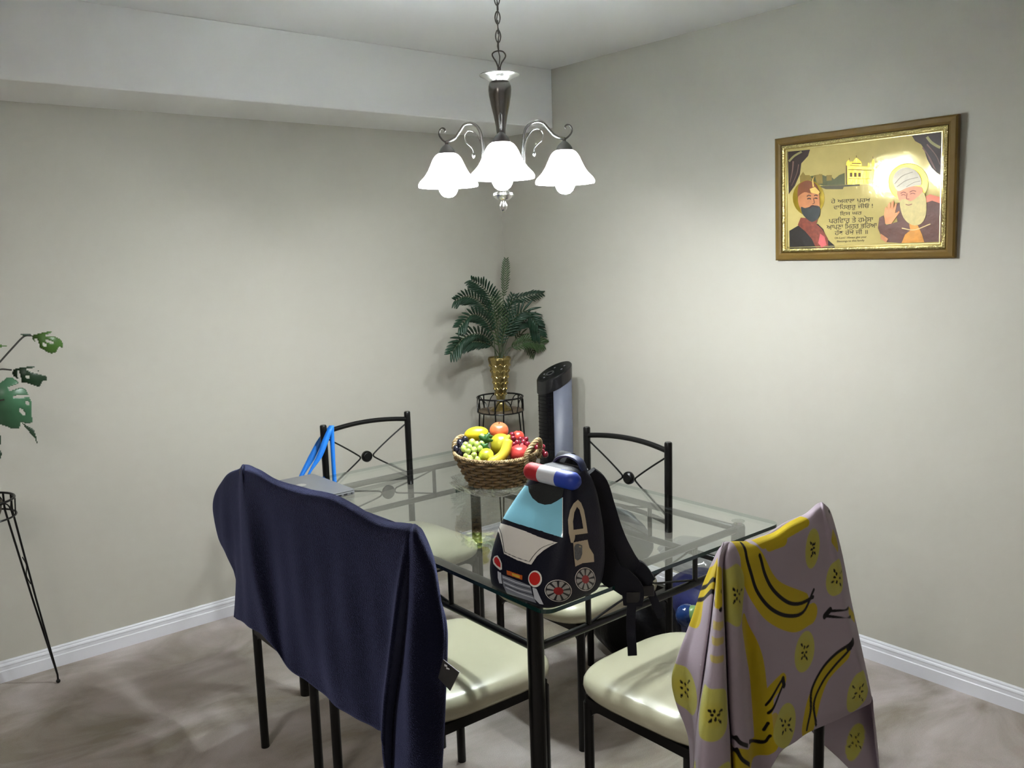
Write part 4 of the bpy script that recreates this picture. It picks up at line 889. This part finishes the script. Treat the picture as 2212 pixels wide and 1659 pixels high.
# ================================================================ toy-car backpack
NAVB = mat('dark_navy_nylon', (.0025, .0032, .013, 1), .6, noise=.2, nscale=10, bump=.35, bscale=260, spec=.3); STRAPB = mat('black_navy_webbing', (.0022, .0027, .007, 1), .7, bump=.3, bscale=400, spec=.25)
bag = thing('backpack', "child's navy backpack shaped like a police car on the near corner of the table", 'backpack', (-1.675, -2.19, .7705))
secs = [(.7705, -1.781, -1.612, -2.299, -2.080, .03), (.783, -1.786, -1.602, -2.310, -2.078, .045), (.82, -1.785, -1.598, -2.322, -2.074, .05), (.87, -1.774, -1.600, -2.328, -2.079, .05), (.93, -1.755, -1.604, -2.326, -2.096, .05), (.98, -1.728, -1.610, -2.318, -2.118, .05), (1.02, -1.712, -1.615, -2.308, -2.145, .045), (1.05, -1.700, -1.622, -2.295, -2.165, .04), (1.066, -1.690, -1.632, -2.280, -2.180, .03), (1.072, -1.675, -1.645, -2.262, -2.198, .015)]
SE = np.array(secs)
def bag_surf(NU, NVv):
    zi = np.linspace(0, 1, NVv); zk = np.linspace(0, 1, len(SE))
    S_ = np.array([curve([(zk[i], SE[i, k], 0) for i in range(len(SE))], 120)[:, 1] for k in range(6)]).T
    tt = np.linspace(0, 1, len(S_)); S_ = np.array([np.interp(zi, tt, S_[:, k]) for k in range(6)]).T
    a = np.linspace(0, 2*PI, NU, endpoint=False); out = np.zeros((NU, NVv, 3)); c, s = np.cos(a), np.sin(a); e = 2/5.6
    ad = np.linspace(0, 2*PI, 60001); Xd = np.sign(np.cos(ad))*np.abs(np.cos(ad))**e; Yd = np.sign(np.sin(ad))*np.abs(np.sin(ad))**e
    Ld = np.r_[0, np.cumsum(np.hypot(np.diff(Xd), np.diff(Yd)))]; q = a/(2*PI)*Ld[-1]; X = np.interp(q, Ld, Xd); Y = np.interp(q, Ld, Yd)
    for j in range(NVv):
        z, x0, x1, y0, y1, r = S_[j]
        out[:, j, 0] = (x0+x1)/2+X*(x1-x0)/2; out[:, j, 1] = (y0+y1)/2+Y*(y1-y0)/2; out[:, j, 2] = z
    return out
G0 = bag_surf(96, 60)
bb = MB().grid(G0, closeu=True); bb.add([tuple(p) for p in G0[:, -1]], [tuple(range(96))]); bb.add([tuple(p) for p in G0[:, 0]], [tuple(range(96))[::-1]])
bb.build('bag_body', NAVB, bag, auto=180)
GF = bag_surf(2000, 700)
nu = np.roll(GF, -1, 0)-np.roll(GF, 1, 0); nv = np.gradient(GF, axis=1); NN = np.cross(nu, nv); NN /= np.linalg.norm(NN, axis=2, keepdims=True)+1e-12
ctr = GF.mean((0, 1)); sgn = np.sign(((GF-ctr)*NN).sum(2)); NN *= np.where(sgn == 0, 1, sgn)[..., None]
dd_ = GF-CAM; zz_ = dd_@FF; GX = W/2+FPX*(dd_@RR)/zz_; GY = H/2-FPX*(dd_@UU)/zz_; vis = ((NN*dd_).sum(2) < 0)
def inpoly(X, Y, P):
    ins = np.zeros(X.shape, bool); n = len(P); j = n-1
    for i in range(n):
        xi, yi = P[i]; xj, yj = P[j]
        c = ((yi > Y) != (yj > Y)); ins ^= c & (X < (xj-xi)*(Y-yi)/((yj-yi) if yj != yi else 1e-9)+xi); j = i
    return ins
CRP = lambda P: [(x/3.606+1000, y/3.606+960) for x, y in P]
def patch(name, polys, off, m, parent=bag, holes=(), label=None):
    msk = np.zeros(GX.shape, bool)
    for P in polys:
        P = CRP(P); xs = [p[0] for p in P]; ys = [p[1] for p in P]
        bx = (GX > min(xs)) & (GX < max(xs)) & (GY > min(ys)) & (GY < max(ys)) & vis
        id_ = np.where(bx); r = np.zeros(GX.shape, bool); r[id_] = inpoly(GX[id_], GY[id_], P); msk |= r
    for P in holes:
        P = CRP(P); msk &= ~inpoly(GX, GY, P)
    q = msk & np.roll(msk, -1, 0); q[:, :-1] &= q[:, 1:]; q[:, -1] = False
    I, J = np.where(q); NUf = GF.shape[0]; I2 = (I+1) % NUf
    ids = np.stack([I*700+J, I2*700+J, I2*700+J+1, I*700+J+1], 1); u, inv = np.unique(ids, return_inverse=True); inv = inv.reshape(ids.shape)
    Vv = (GF+NN*off).reshape(-1, 3)[u]
    mb = MB(); mb.v = [tuple(v) for v in Vv]; mb.f = [tuple(f) for f in inv.tolist()]; mb.m = [0]*len(mb.f)
    if not mb.f: return None
    o = mb.build(name, m, parent, auto=180)
    if label: o['label'] = label
    return o
LB = mat('light_blue_vinyl', srgb(140, 212, 236), .25, noise=.05, coat=.4); WV = mat('white_vinyl', srgb(236, 232, 224), .3, noise=.04, coat=.3); BG = mat('cream_print', srgb(190, 176, 150), .5, noise=.05)
RD = mat('red_print', srgb(200, 38, 32), .4, noise=.08); INKB = mat('black_print', (.004, .004, .008, 1), .5, noise=.1); SLV = mat('grey_print_stripe', srgb(128, 132, 142), .35, noise=.1); SLV2 = mat('pale_stripe', srgb(196, 200, 208), .3, noise=.1)
wsh = [(372, 400), (388, 362), (410, 335), (440, 322), (490, 320), (512, 326), (518, 370), (545, 418), (590, 455), (640, 470), (690, 464), (735, 440), (778, 412), (777, 520), (776, 728), (700, 705), (600, 672), (500, 642), (400, 612), (306, 576), (320, 535), (345, 470)]
patch('windscreen', [wsh], .0012, LB)
patch('windscreen_edge', [[(778, 412), (783, 412), (781, 728), (774, 728)], [(388, 362), (410, 335), (440, 322), (490, 320), (490, 326), (442, 329), (414, 342), (394, 366)]], .0018, WV)
patch('peak', [[(512, 322), (600, 300), (700, 315), (790, 345), (778, 412), (735, 440), (690, 464), (640, 470), (590, 455), (545, 418), (518, 370)]], .0016, mat('black_mesh_peak', (.007, .010, .010, 1), .6, bump=.5, bscale=500))
hood = [(292, 612), (350, 628), (420, 650), (500, 680), (600, 722), (680, 748), (742, 764), (690, 790), (630, 828), (580, 872), (535, 938), (500, 930), (420, 900), (322, 852), (306, 780), (286, 700), (264, 650), (270, 625)]
ho = patch('bonnet', [hood], .0012, WV)
patch('bonnet_line', [band([(284, 642), (306, 710), (328, 840)], 6), band([(328, 838), (420, 880), (522, 914)], 6), band([(522, 914), (560, 860), (620, 805), (715, 768)], 6)], .002, INKB)
patch('headlight', [[(272, 862), (292, 890), (306, 925), (308, 975), (292, 980), (262, 955), (240, 930), (234, 895), (248, 870)]], .0012, WV); patch('headlight_lens', [[(268, 874), (285, 895), (297, 925), (297, 962), (270, 945), (250, 920), (246, 893), (256, 878)]], .0018, RD)
patch('headlight', [ell(565, 1047, 54, 66, 40)], .0012, WV); patch('headlight_lens', [ell(563, 1045, 44, 52, 40)], .0018, RD)
patch('number_plate', [[(342, 978), (467, 1020), (466, 1056), (346, 1014)]], .0014, mat('orange_plate', srgb(196, 96, 34), .4, noise=.3, nscale=60)); patch('plate_centre', [[(385, 1000), (448, 1022), (447, 1044), (388, 1022)]], .0018, mat('yellow_plate', srgb(210, 176, 60), .4, noise=.2))
patch('bumper', [[(304, 1012), (530, 1100), (545, 1170), (575, 1235), (345, 1160), (316, 1100)]], .0010, SLV)
patch('bumper_stripe', [band([(312, 1030), (420, 1075), (528, 1108)], 9), band([(320, 1072), (430, 1118), (540, 1150)], 9), band([(335, 1110), (440, 1156), (556, 1196)], 9)], .0016, SLV2); patch('bumper_black_stripe', [band([(314, 1050), (425, 1096), (534, 1128)], 6), band([(330, 1092), (435, 1138), (548, 1172)], 6)], .0017, INKB)  # pale stripes with narrower black printed ones between them
for pc_ in ([(274, 985), (302, 1000), (306, 1050), (312, 1085), (288, 1080), (276, 1040)], [(544, 1112), (578, 1122), (600, 1175), (632, 1245), (600, 1240), (560, 1200)]): patch('bumper_corner', [pc_], .0018, SLV2)
for (wx, wy, rx, ry, rot_) in ((742, 1138, 104, 86, .08), (950, 1048, 80, 92, 0)):
    E_ = lambda s, n=48: [(wx+rx*s*math.cos(a)*math.cos(rot_)-ry*s*math.sin(a)*math.sin(rot_), wy+rx*s*math.cos(a)*math.sin(rot_)+ry*s*math.sin(a)*math.cos(rot_)) for a in np.linspace(0, 2*PI, n, endpoint=False)]
    patch('wheel', [E_(1.0)], .0010, WV); patch('tyre_line', [E_(.95)], .0014, INKB)
    sp = []
    for k in range(9):
        a = 2*PI*k/9+.15; sp.append([(wx+rx*q*math.cos(a+w), wy+ry*q*math.sin(a+w)) for q, w in ((.30, -.25), (.86, -.25), (.90, 0), (.86, .25), (.30, .25))])
    patch('wheel_spokes', sp, .0018, mat('grey_white_print', srgb(160, 158, 154), .4, noise=.05)); patch('wheel_hub', [E_(.36)], .0022, mat('deep_red_print', srgb(150, 24, 26), .4, noise=.3, nscale=80))
outer = [(893, 430), (918, 455), (940, 510), (955, 590), (970, 692), (872, 706), (868, 740), (856, 768), (838, 766), (822, 690), (818, 590), (835, 510), (860, 460)]; inner = [(886, 488), (905, 510), (920, 570), (934, 654), (860, 664), (856, 600), (866, 530)]
patch('side_window', [outer], .0012, BG, holes=[inner])
patch('door_panel', [[(856, 762), (968, 740), (982, 800), (1016, 855), (1020, 915), (930, 925), (872, 952), (862, 870)]], .0012, BG)
patch('door_badge', [[(872, 778), (895, 772), (925, 785), (926, 850), (912, 890), (888, 905), (866, 890), (862, 800)]], .0018, mat('grey_check_print', srgb(88, 92, 96), .5, noise=.8, nscale=260), holes=[[(900, 790), (918, 795), (918, 800), (900, 798)]])
# roof light bar, handle and straps
p0 = at(1150, 1018, x=-1.712); p1 = at(1240, 1040, x=-1.700); ax_ = (p1-p0)/np.linalg.norm(p1-p0); Lb = np.linalg.norm(p1-p0)
def barseg(a, b, name, m, r0=None, r1=None):
    P = [p0+ax_*Lb*t for t in np.linspace(a, b, 8)]; r = [.0205]*8
    if r0: r[0] = .008; r[1] = .0165
    if r1: r[-1] = .008; r[-2] = .0165
    return MB().tube(P, r, 20).build(name, m, bag, auto=60)
barseg(-.16, .24, 'light_bar', mat('red_fabric', srgb(178, 28, 38), .6, noise=.1, bump=.2), r0=1); barseg(.24, .66, 'light_bar', mat('white_fabric', srgb(205, 208, 214), .5, noise=.05, bump=.2)); barseg(.66, 1.12, 'light_bar', mat('blue_fabric', srgb(32, 62, 168), .5, noise=.1, bump=.2), r1=1)
def strap(path, w, th, name, m, wdir=None):
    P = curve(path, 40); mb = MB(); vs = []
    for i in range(len(P)):
        tg = P[min(i+1, len(P)-1)]-P[max(0, i-1)]; tg /= np.linalg.norm(tg)
        wd = np.array(wdir, float) if wdir is not None else RH; wd = wd-tg*(wd@tg); wd /= np.linalg.norm(wd); nm_ = np.cross(tg, wd)
        ww = w if not hasattr(w, '__len__') else np.interp(i/(len(P)-1), np.linspace(0, 1, len(w)), w)
        for a, b in ((-1, -.7), (-.8, -1), (.8, -1), (1, -.7), (1, .7), (.8, 1), (-.8, 1), (-1, .7)): vs.append(P[i]+wd*ww/2*a+nm_*th/2*b)
    fs = [(i*8+k, i*8+(k+1) % 8, (i+1)*8+(k+1) % 8, (i+1)*8+k) for i in range(len(P)-1) for k in range(8)]+[tuple(range(8))[::-1], tuple((len(P)-1)*8+k for k in range(8))]
    mb.add(vs, fs); return mb.build(name, m, bag)
strap([(-1.650, -2.190, 1.062), (-1.645, -2.205, 1.082), (-1.640, -2.235, 1.090), (-1.638, -2.268, 1.080), (-1.640, -2.285, 1.050)], .022, .006, 'carry_handle', mat('navy_webbing', (.02, .03, .09, 1), .5, bump=.2), (1, .2, 0))
strap([(-1.625, -2.275, 1.050), (-1.600, -2.280, 1.020), (-1.580, -2.280, .96), (-1.560, -2.285, .89), (-1.530, -2.290, .83), (-1.500, -2.290, .795), (-1.480, -2.300, .783), (-1.470, -2.325, .755)], [.045, .055, .060, .065, .065, .06, .05, .04], .014, 'shoulder_strap', STRAPB, (.5, -.5, .6))
strap([(-1.612, -2.235, 1.045), (-1.590, -2.24, .99), (-1.585, -2.25, .92), (-1.578, -2.27, .85), (-1.565, -2.285, .80), (-1.545, -2.308, .779), (-1.530, -2.325, .755), (-1.532, -2.328, .72)], [.045, .055, .06, .062, .062, .06, .055, .045], .013, 'shoulder_strap', STRAPB, (.6, -.6, .4))
strap([(-1.607, -2.15, 1.04), (-1.585, -2.15, 1.066), (-1.570, -2.15, 1.072), (-1.556, -2.15, 1.06), (-1.560, -2.155, 1.03), (-1.59, -2.16, .99)], .04, .006, 'loop_strap', STRAPB, (0, 1, 0))
strap([(-1.536, -2.330, .735), (-1.545, -2.334, .70), (-1.548, -2.336, .66), (-1.546, -2.337, .62), (-1.545, -2.337, .60)], .022, .002, 'webbing_end', STRAPB)
strap([(-1.475, -2.325, .760), (-1.466, -2.332, .725), (-1.452, -2.337, .69), (-1.44, -2.338, .665)], .020, .002, 'webbing_end', STRAPB)
BKL = mat('black_buckle_plastic', (.005, .005, .006, 1), .3)
for bx_, by_ in ((-1.480, -2.328), (-1.534, -2.331)): MB().box((bx_, by_, .742), (.033, .007, .027), -.7).build('strap_buckle', BKL, bag, bevel=.002)

# ================================================================ laptop, blue straps
lt = thing('laptop', 'closed silver grey laptop lying on the far left corner of the glass table', 'laptop', (-1.71, -.975, .7705))
LAP = mat('grey_aluminium', (.165, .168, .182, 1), .38, metal=.3, noise=.03, bump=.02); LAPD = mat('dark_port', (.01, .01, .012, 1), .4)
lx0, lx1, ly0, ly1 = -1.826, -1.598, -1.128, -.822
MB().prism(rrect(lx0, lx1, ly0, ly1, .008), .7722, .7825).build('lower_case', LAP, lt, auto=50, bevel=.0015)
MB().prism(rrect(lx0+.001, lx1-.001, ly0+.001, ly1-.001, .008), .7832, .7890).build('lid', LAP, lt, auto=50, bevel=.0012)
fe = MB()
for x, y in ((lx0+.03, ly0+.03), (lx1-.03, ly0+.03), (lx0+.04, ly1-.03), (lx1-.03, ly1-.03)): fe.lathe([(0, .7703), (.008, .7703), (.008, .7722), (0, .7722)], (x, y, 0), 16)
fe.build('rubber_foot', LAPD, lt)
for x, w in ((-1.612, .006), (-1.635, .013), (-1.657, .013), (-1.680, .010), (-1.702, .014), (-1.728, .014)): MB().box((x, ly0-.0001, .7778), (w, .001, .0045)).build('port', LAPD, lt, smooth=False)
lo_ = at(650, 1048, z=.7893)
MB().lathe([(0, .7893), (.019, .7893), (.019, .7890)], (lo_[0], lo_[1], 0), 32).build('logo_badge', mat('bright_silver_badge', (.55, .56, .58, 1), .2, metal=.8), lt)

BLU = mat('bright_blue_ribbon', srgb(30, 120, 215), .45, noise=.08, bump=.1)
bs_ = thing('blue_strap', 'bright blue fabric straps looped over the back rail of the chair behind the laptop', 'strap', (-1.44, -.64, .48))
def ribbon(path, w, name, wd=None):
    P = curve(path, 36); vs = []
    for i in range(len(P)):
        tg = P[min(i+1, len(P)-1)]-P[max(0, i-1)]; tg /= np.linalg.norm(tg); d_ = RH if wd is None else np.array(wd); d_ = d_-tg*(d_@tg); d_ /= np.linalg.norm(d_)
        ww = w if not hasattr(w, '__len__') else np.interp(i/(len(P)-1), np.linspace(0, 1, len(w)), w)
        vs += [P[i]-d_*ww/2, P[i]+d_*ww/2]
    return MB().add(vs, [(2*i, 2*i+1, 2*i+3, 2*i+2) for i in range(len(P)-1)]).build(name, BLU, bs_, solid=.0016)
yb = -.672
ribbon([at(717, 921, y=-.640), at(716, 919, y=-.655), at(716, 924, y=yb), at(718, 960, y=yb), at(720, 1000, y=yb-.004), at(722, 1036, y=yb-.006), at(723, 1100, y=yb-.01)], [.018, .019, .019, .017, .016, .016, .016], 'hanging_band')
ribbon([at(716, 919, y=-.650), at(713, 926, y=yb-.003), at(703, 952, y=yb), at(690, 985, y=yb+.004), at(672, 1015, y=yb+.01), at(660, 1040, y=yb+.02), at(640, 1090, y=yb+.03)], [.014, .018, .024, .022, .010, .008, .008], 'hanging_band')
ribbon([at(713, 921, y=-.632), at(700, 938, y=-.622), at(688, 958, y=-.615), at(672, 990, y=-.61), at(655, 1020, y=-.61), at(640, 1050, y=-.61), at(625, 1090, y=-.61)], [.008, .014, .022, .026, .018, .012, .010], 'hanging_band')

# ================================================================ monstera and its stand
MX, MY = -2.575, -.265
foot = at(126, 1473, z=.004); fa_ = math.atan2(foot[1]-MY, foot[0]-MX); fr_ = math.hypot(foot[1]-MY, foot[0]-MX)
wire_stand('black wire plant stand with flared legs at the left edge, against the left wall', MX, MY, .775, .715, .108, [(fa_, fr_), (PI*.85, .2), (-PI*.78, .2)], None)
pot = thing('plant_pot', 'small dark pot held in the wire stand at the left edge', 'pot', (MX, MY, .70))
MB().lathe([(0, .700), (.052, .700), (.064, .73), (.070, .765), (.067, .768), (.060, .76), (0, .755)], (MX, MY, 0), 32).build('pot_body', mat('dark_bronze_pot', (.06, .045, .025, 1), .35, metal=.6, noise=.4), pot)
mo = thing('monstera', 'artificial monstera with split green leaves reaching into the left edge of the view', 'plant', (MX, MY, .82))
ML1 = mat('monstera_green', (.055, .13, .02, 1), .4, noise=.3, nscale=12, bump=.1); ML2 = mat('monstera_dark_green', (.012, .035, .014, 1), .4, noise=.3, nscale=12); ML3 = mat('monstera_blue_green', (.05, .14, .07, 1), .35, noise=.35, nscale=10, bump=.1)
def leaf(P, y0, m, holes=(), bend=.05, tilt=0):
    P = [(a/4.366, b/4.366+680) for a, b in P]; xs = [p[0] for p in P]; ys = [p[1] for p in P]; st_ = 2.2
    gx = np.arange(min(xs)-2, max(xs)+3, st_); gy = np.arange(min(ys)-2, max(ys)+3, st_); X, Y = np.meshgrid(gx, gy, indexing='ij')
    ins = inpoly(X, Y, P)
    for (a, b, rx, ry, an) in holes:
        a, b, rx, ry = a/4.366, b/4.366+680, rx/4.366, ry/4.366; dx, dy = X-a, Y-b; ins &= ((dx*math.cos(an)+dy*math.sin(an))/rx)**2+((-dx*math.sin(an)+dy*math.cos(an))/ry)**2 > 1
    q = ins[:-1, :-1] & ins[1:, :-1] & ins[1:, 1:] & ins[:-1, 1:]; I, J = np.where(q); nY = len(gy)
    ids = np.stack([I*nY+J, (I+1)*nY+J, (I+1)*nY+J+1, I*nY+J+1], 1); u, inv = np.unique(ids, return_inverse=True); inv = inv.reshape(ids.shape)
    mx_, my_ = np.mean(xs), np.mean(ys); sc_ = max(max(xs)-min(xs), max(ys)-min(ys))/2; vs = []
    for k in u:
        i, j = divmod(int(k), nY); x, y = gx[i], gy[j]; r = ((x-mx_)**2+(y-my_)**2)/sc_**2
        vs.append(tuple(at(x, y, y=y0+bend*r+tilt*(y-my_)/sc_)))
    mb = MB(); mb.add(vs, [tuple(f) for f in inv.tolist()]); return mb.build('leaf', m, mo, solid=.0008, auto=180)
leaf([(285, 190), (350, 175), (420, 158), (500, 146), (507, 158), (470, 182), (425, 198), (520, 198), (575, 226), (603, 268), (600, 320), (575, 314), (560, 308), (530, 362), (480, 372), (430, 350), (370, 315), (335, 270), (305, 235)], -.28, ML1, [(417, 282, 18, 9, .5), (470, 255, 40, 7, .3), (350, 265, 9, 44, -.35)], .03)
leaf([(105, 540), (130, 508), (200, 492), (300, 480), (345, 476), (332, 500), (280, 515), (370, 525), (430, 556), (452, 600), (440, 632), (410, 625), (375, 690), (320, 672), (230, 640), (198, 645), (165, 612), (120, 580)], -.34, ML2, [(262, 588, 18, 10, .5), (340, 540, 90, 8, .28), (182, 590, 9, 60, -.2)], .03)
leaf([(-260, 700), (-150, 600), (0, 640), (60, 582), (130, 590), (195, 645), (82, 688), (95, 714), (200, 677), (250, 700), (276, 756), (130, 768), (136, 780), (282, 772), (305, 830), (300, 930), (320, 1010), (290, 1030), (230, 1030), (205, 1012), (188, 1076), (150, 1078), (100, 1078), (40, 1050), (0, 1040), (-60, 1060), (-160, 1000), (-240, 880)], -.42, ML3, [(258, 832, 17, 10, .5), (210, 915, 34, 12, .9)], .05, .02)
leaf([(190, 1000), (270, 1048), (325, 1078), (352, 1160), (357, 1232), (342, 1218), (322, 1162), (285, 1125), (235, 1070)], -.41, ML2, (), .01)
leaf([(-60, 260), (0, 278), (75, 285), (75, 300), (0, 312), (-60, 320)], -.27, ML1, (), .01); leaf([(-40, 1050), (5, 1110), (18, 1180), (10, 1240), (-30, 1200)], -.36, ML2, (), .01); leaf([(-40, 1240), (5, 1265), (25, 1310), (15, 1350), (-5, 1378), (-40, 1330)], -.36, ML2, (), .01)
leaf([(78, 150), (130, 152), (200, 172), (280, 172), (300, 185), (285, 208), (215, 200), (160, 172)], -.285, ML2, (), .01)
m0 = np.array([MX, MY, .757]); q_ = lambda a, b, y: at(a/4.366, b/4.366+680, y=y)
for pth in ([m0, m0+np.array([.0, 0, .15]), q_(-60, 520, -.3), q_(0, 445, -.29), q_(130, 300, -.285), q_(225, 205, -.28), q_(295, 195, -.28)], [m0, m0+np.array([-.01, 0, .12]), q_(-80, 560, -.34), q_(0, 515, -.34), q_(110, 520, -.34)], [m0, m0+np.array([.01, -.02, .1]), q_(-80, 900, -.4), q_(-20, 820, -.43), q_(40, 800, -.43)], [m0, q_(-70, 1300, -.35), q_(-20, 1290, -.36)]):
    MB().tube(curve(pth, 30), .003, 6).build('stem', mat('dark_stem', (.02, .018, .012, 1), .5) if 'dark_stem' not in bpy.data.materials else bpy.data.materials['dark_stem'], mo)

# ================================================================ bags on and behind the right-hand chair
def blob(name, c, d, m, seed, label, cat, wr=.22, parent=None, n=46, k=1.0):
    rn = np.random.RandomState(seed); dirs = rn.normal(size=(16, 3)); dirs /= np.linalg.norm(dirs, axis=1)[:, None]; ph = rn.uniform(0, 6, 16)
    mb = MB(); G = []
    for i in range(n):
        row = []
        for j in range(n//2+1):
            a, t = 2*PI*i/n, PI*j/(n//2); p = np.array([math.sin(t)*math.cos(a), math.sin(t)*math.sin(a), math.cos(t)])
            r = 1+wr*sum(abs(math.sin(3.1*(p@dirs[q])*k+ph[q])) for q in range(8))/8-wr*.5+.02*math.sin(14*(p@dirs[9]))
            v = np.array(p)*r*np.array(d)/2; v[2] = max(v[2], -d[2]/2*.86)+d[2]/2*.86; row.append(np.array(c)+v)
        G.append(row)
    mb.grid(G, closeu=True); o = mb.build(name, m, parent, auto=180)
    if parent is None: tag(o, label, cat)
    return o
CHG = mat('charcoal_nylon', (.035, .037, .045, 1), .4, noise=.2, bump=.3, bscale=60)
blob('charcoal_bag', (-.862, -1.62, .489), (.082, .34, .20), CHG, 3, 'slumped charcoal bag on the cream seat of the chair right of the table', 'bag', .25)
BK = mat('black_plastic_bag', (.0025, .0025, .004, 1), .5, bump=.5, bscale=20, dist=.01, spec=.2)
blob('black_bag', (-.63, -1.51, 0), (.27, .35, .30), BK, 5, 'large black bag on the floor beyond the right-hand chair', 'bag', .3)
NVB = mat('navy_blue_bag', (.012, .016, .10, 1), .45, noise=.3, bump=.4, bscale=30)
blob('navy_bag', (-.27, -1.57, 0), (.26, .38, .28), NVB, 8, 'navy blue bag on the floor, seen under the table past the black bag', 'bag', .22)
blob('clear_plastic_bag', (-.28, -1.56, .275), (.28, .38, .12), PLASTIC, 12, 'crumpled clear plastic bag on top of the navy bag behind the table', 'plastic bag', .4, k=1.6)
bl = thing('toy_ball', 'shiny blue and green toy ball beside the navy bag, partly hidden by the banana cloth', 'ball', (-.62, -1.93, .2))
q = at(1484, 1330, y=-2.03); bl.location = tuple(q)
MB().ball(q, .036, n=28, m=18).build('ball_shell', mat('blue_gloss', (.012, .04, .16, 1), .15, noise=.3, nscale=10), bl)
MB().ball(q+RH*.018+np.array([0, 0, .006])-FH*.010, .030, n=24, m=16).build('ball_print', mat('green_patch', (.16, .30, .10, 1), .3, noise=.6, nscale=22), bl)

# ================================================================ light from the rest of the home
def area(name, loc, size, energy, rot, colr=(1, 1, 1)):
    l = bpy.data.lights.new(name, 'AREA'); l.energy = energy; l.size = size; l.color = colr; o = bpy.data.objects.new(name, l); COL.objects.link(o); o.location = loc; o.rotation_euler = rot; return o
area('living_room_lamp', (-4.3, -3.3, 2.40), .5, 42, (0, 0, 0), (1, .97, .93))
w = bpy.data.worlds.new('world'); sc.world = w; w.use_nodes = True; w.node_tree.nodes['Background'].inputs[0].default_value = (.5, .55, .6, 1); w.node_tree.nodes['Background'].inputs[1].default_value = .02

# tidy helper data
sc.cycles.use_denoising = True; sc.cycles.caustics_reflective = False; sc.cycles.caustics_refractive = False
sc.cycles.max_bounces = 10; sc.cycles.transparent_max_bounces = 24; sc.cycles.diffuse_bounces = 6; sc.cycles.glossy_bounces = 5
sc.cycles.sample_clamp_indirect = 80
sc.view_settings.view_transform = 'Standard'; sc.view_settings.look = 'None'; sc.view_settings.gamma = 1; sc.view_settings.use_curve_mapping = False
sc.view_settings.exposure = 0
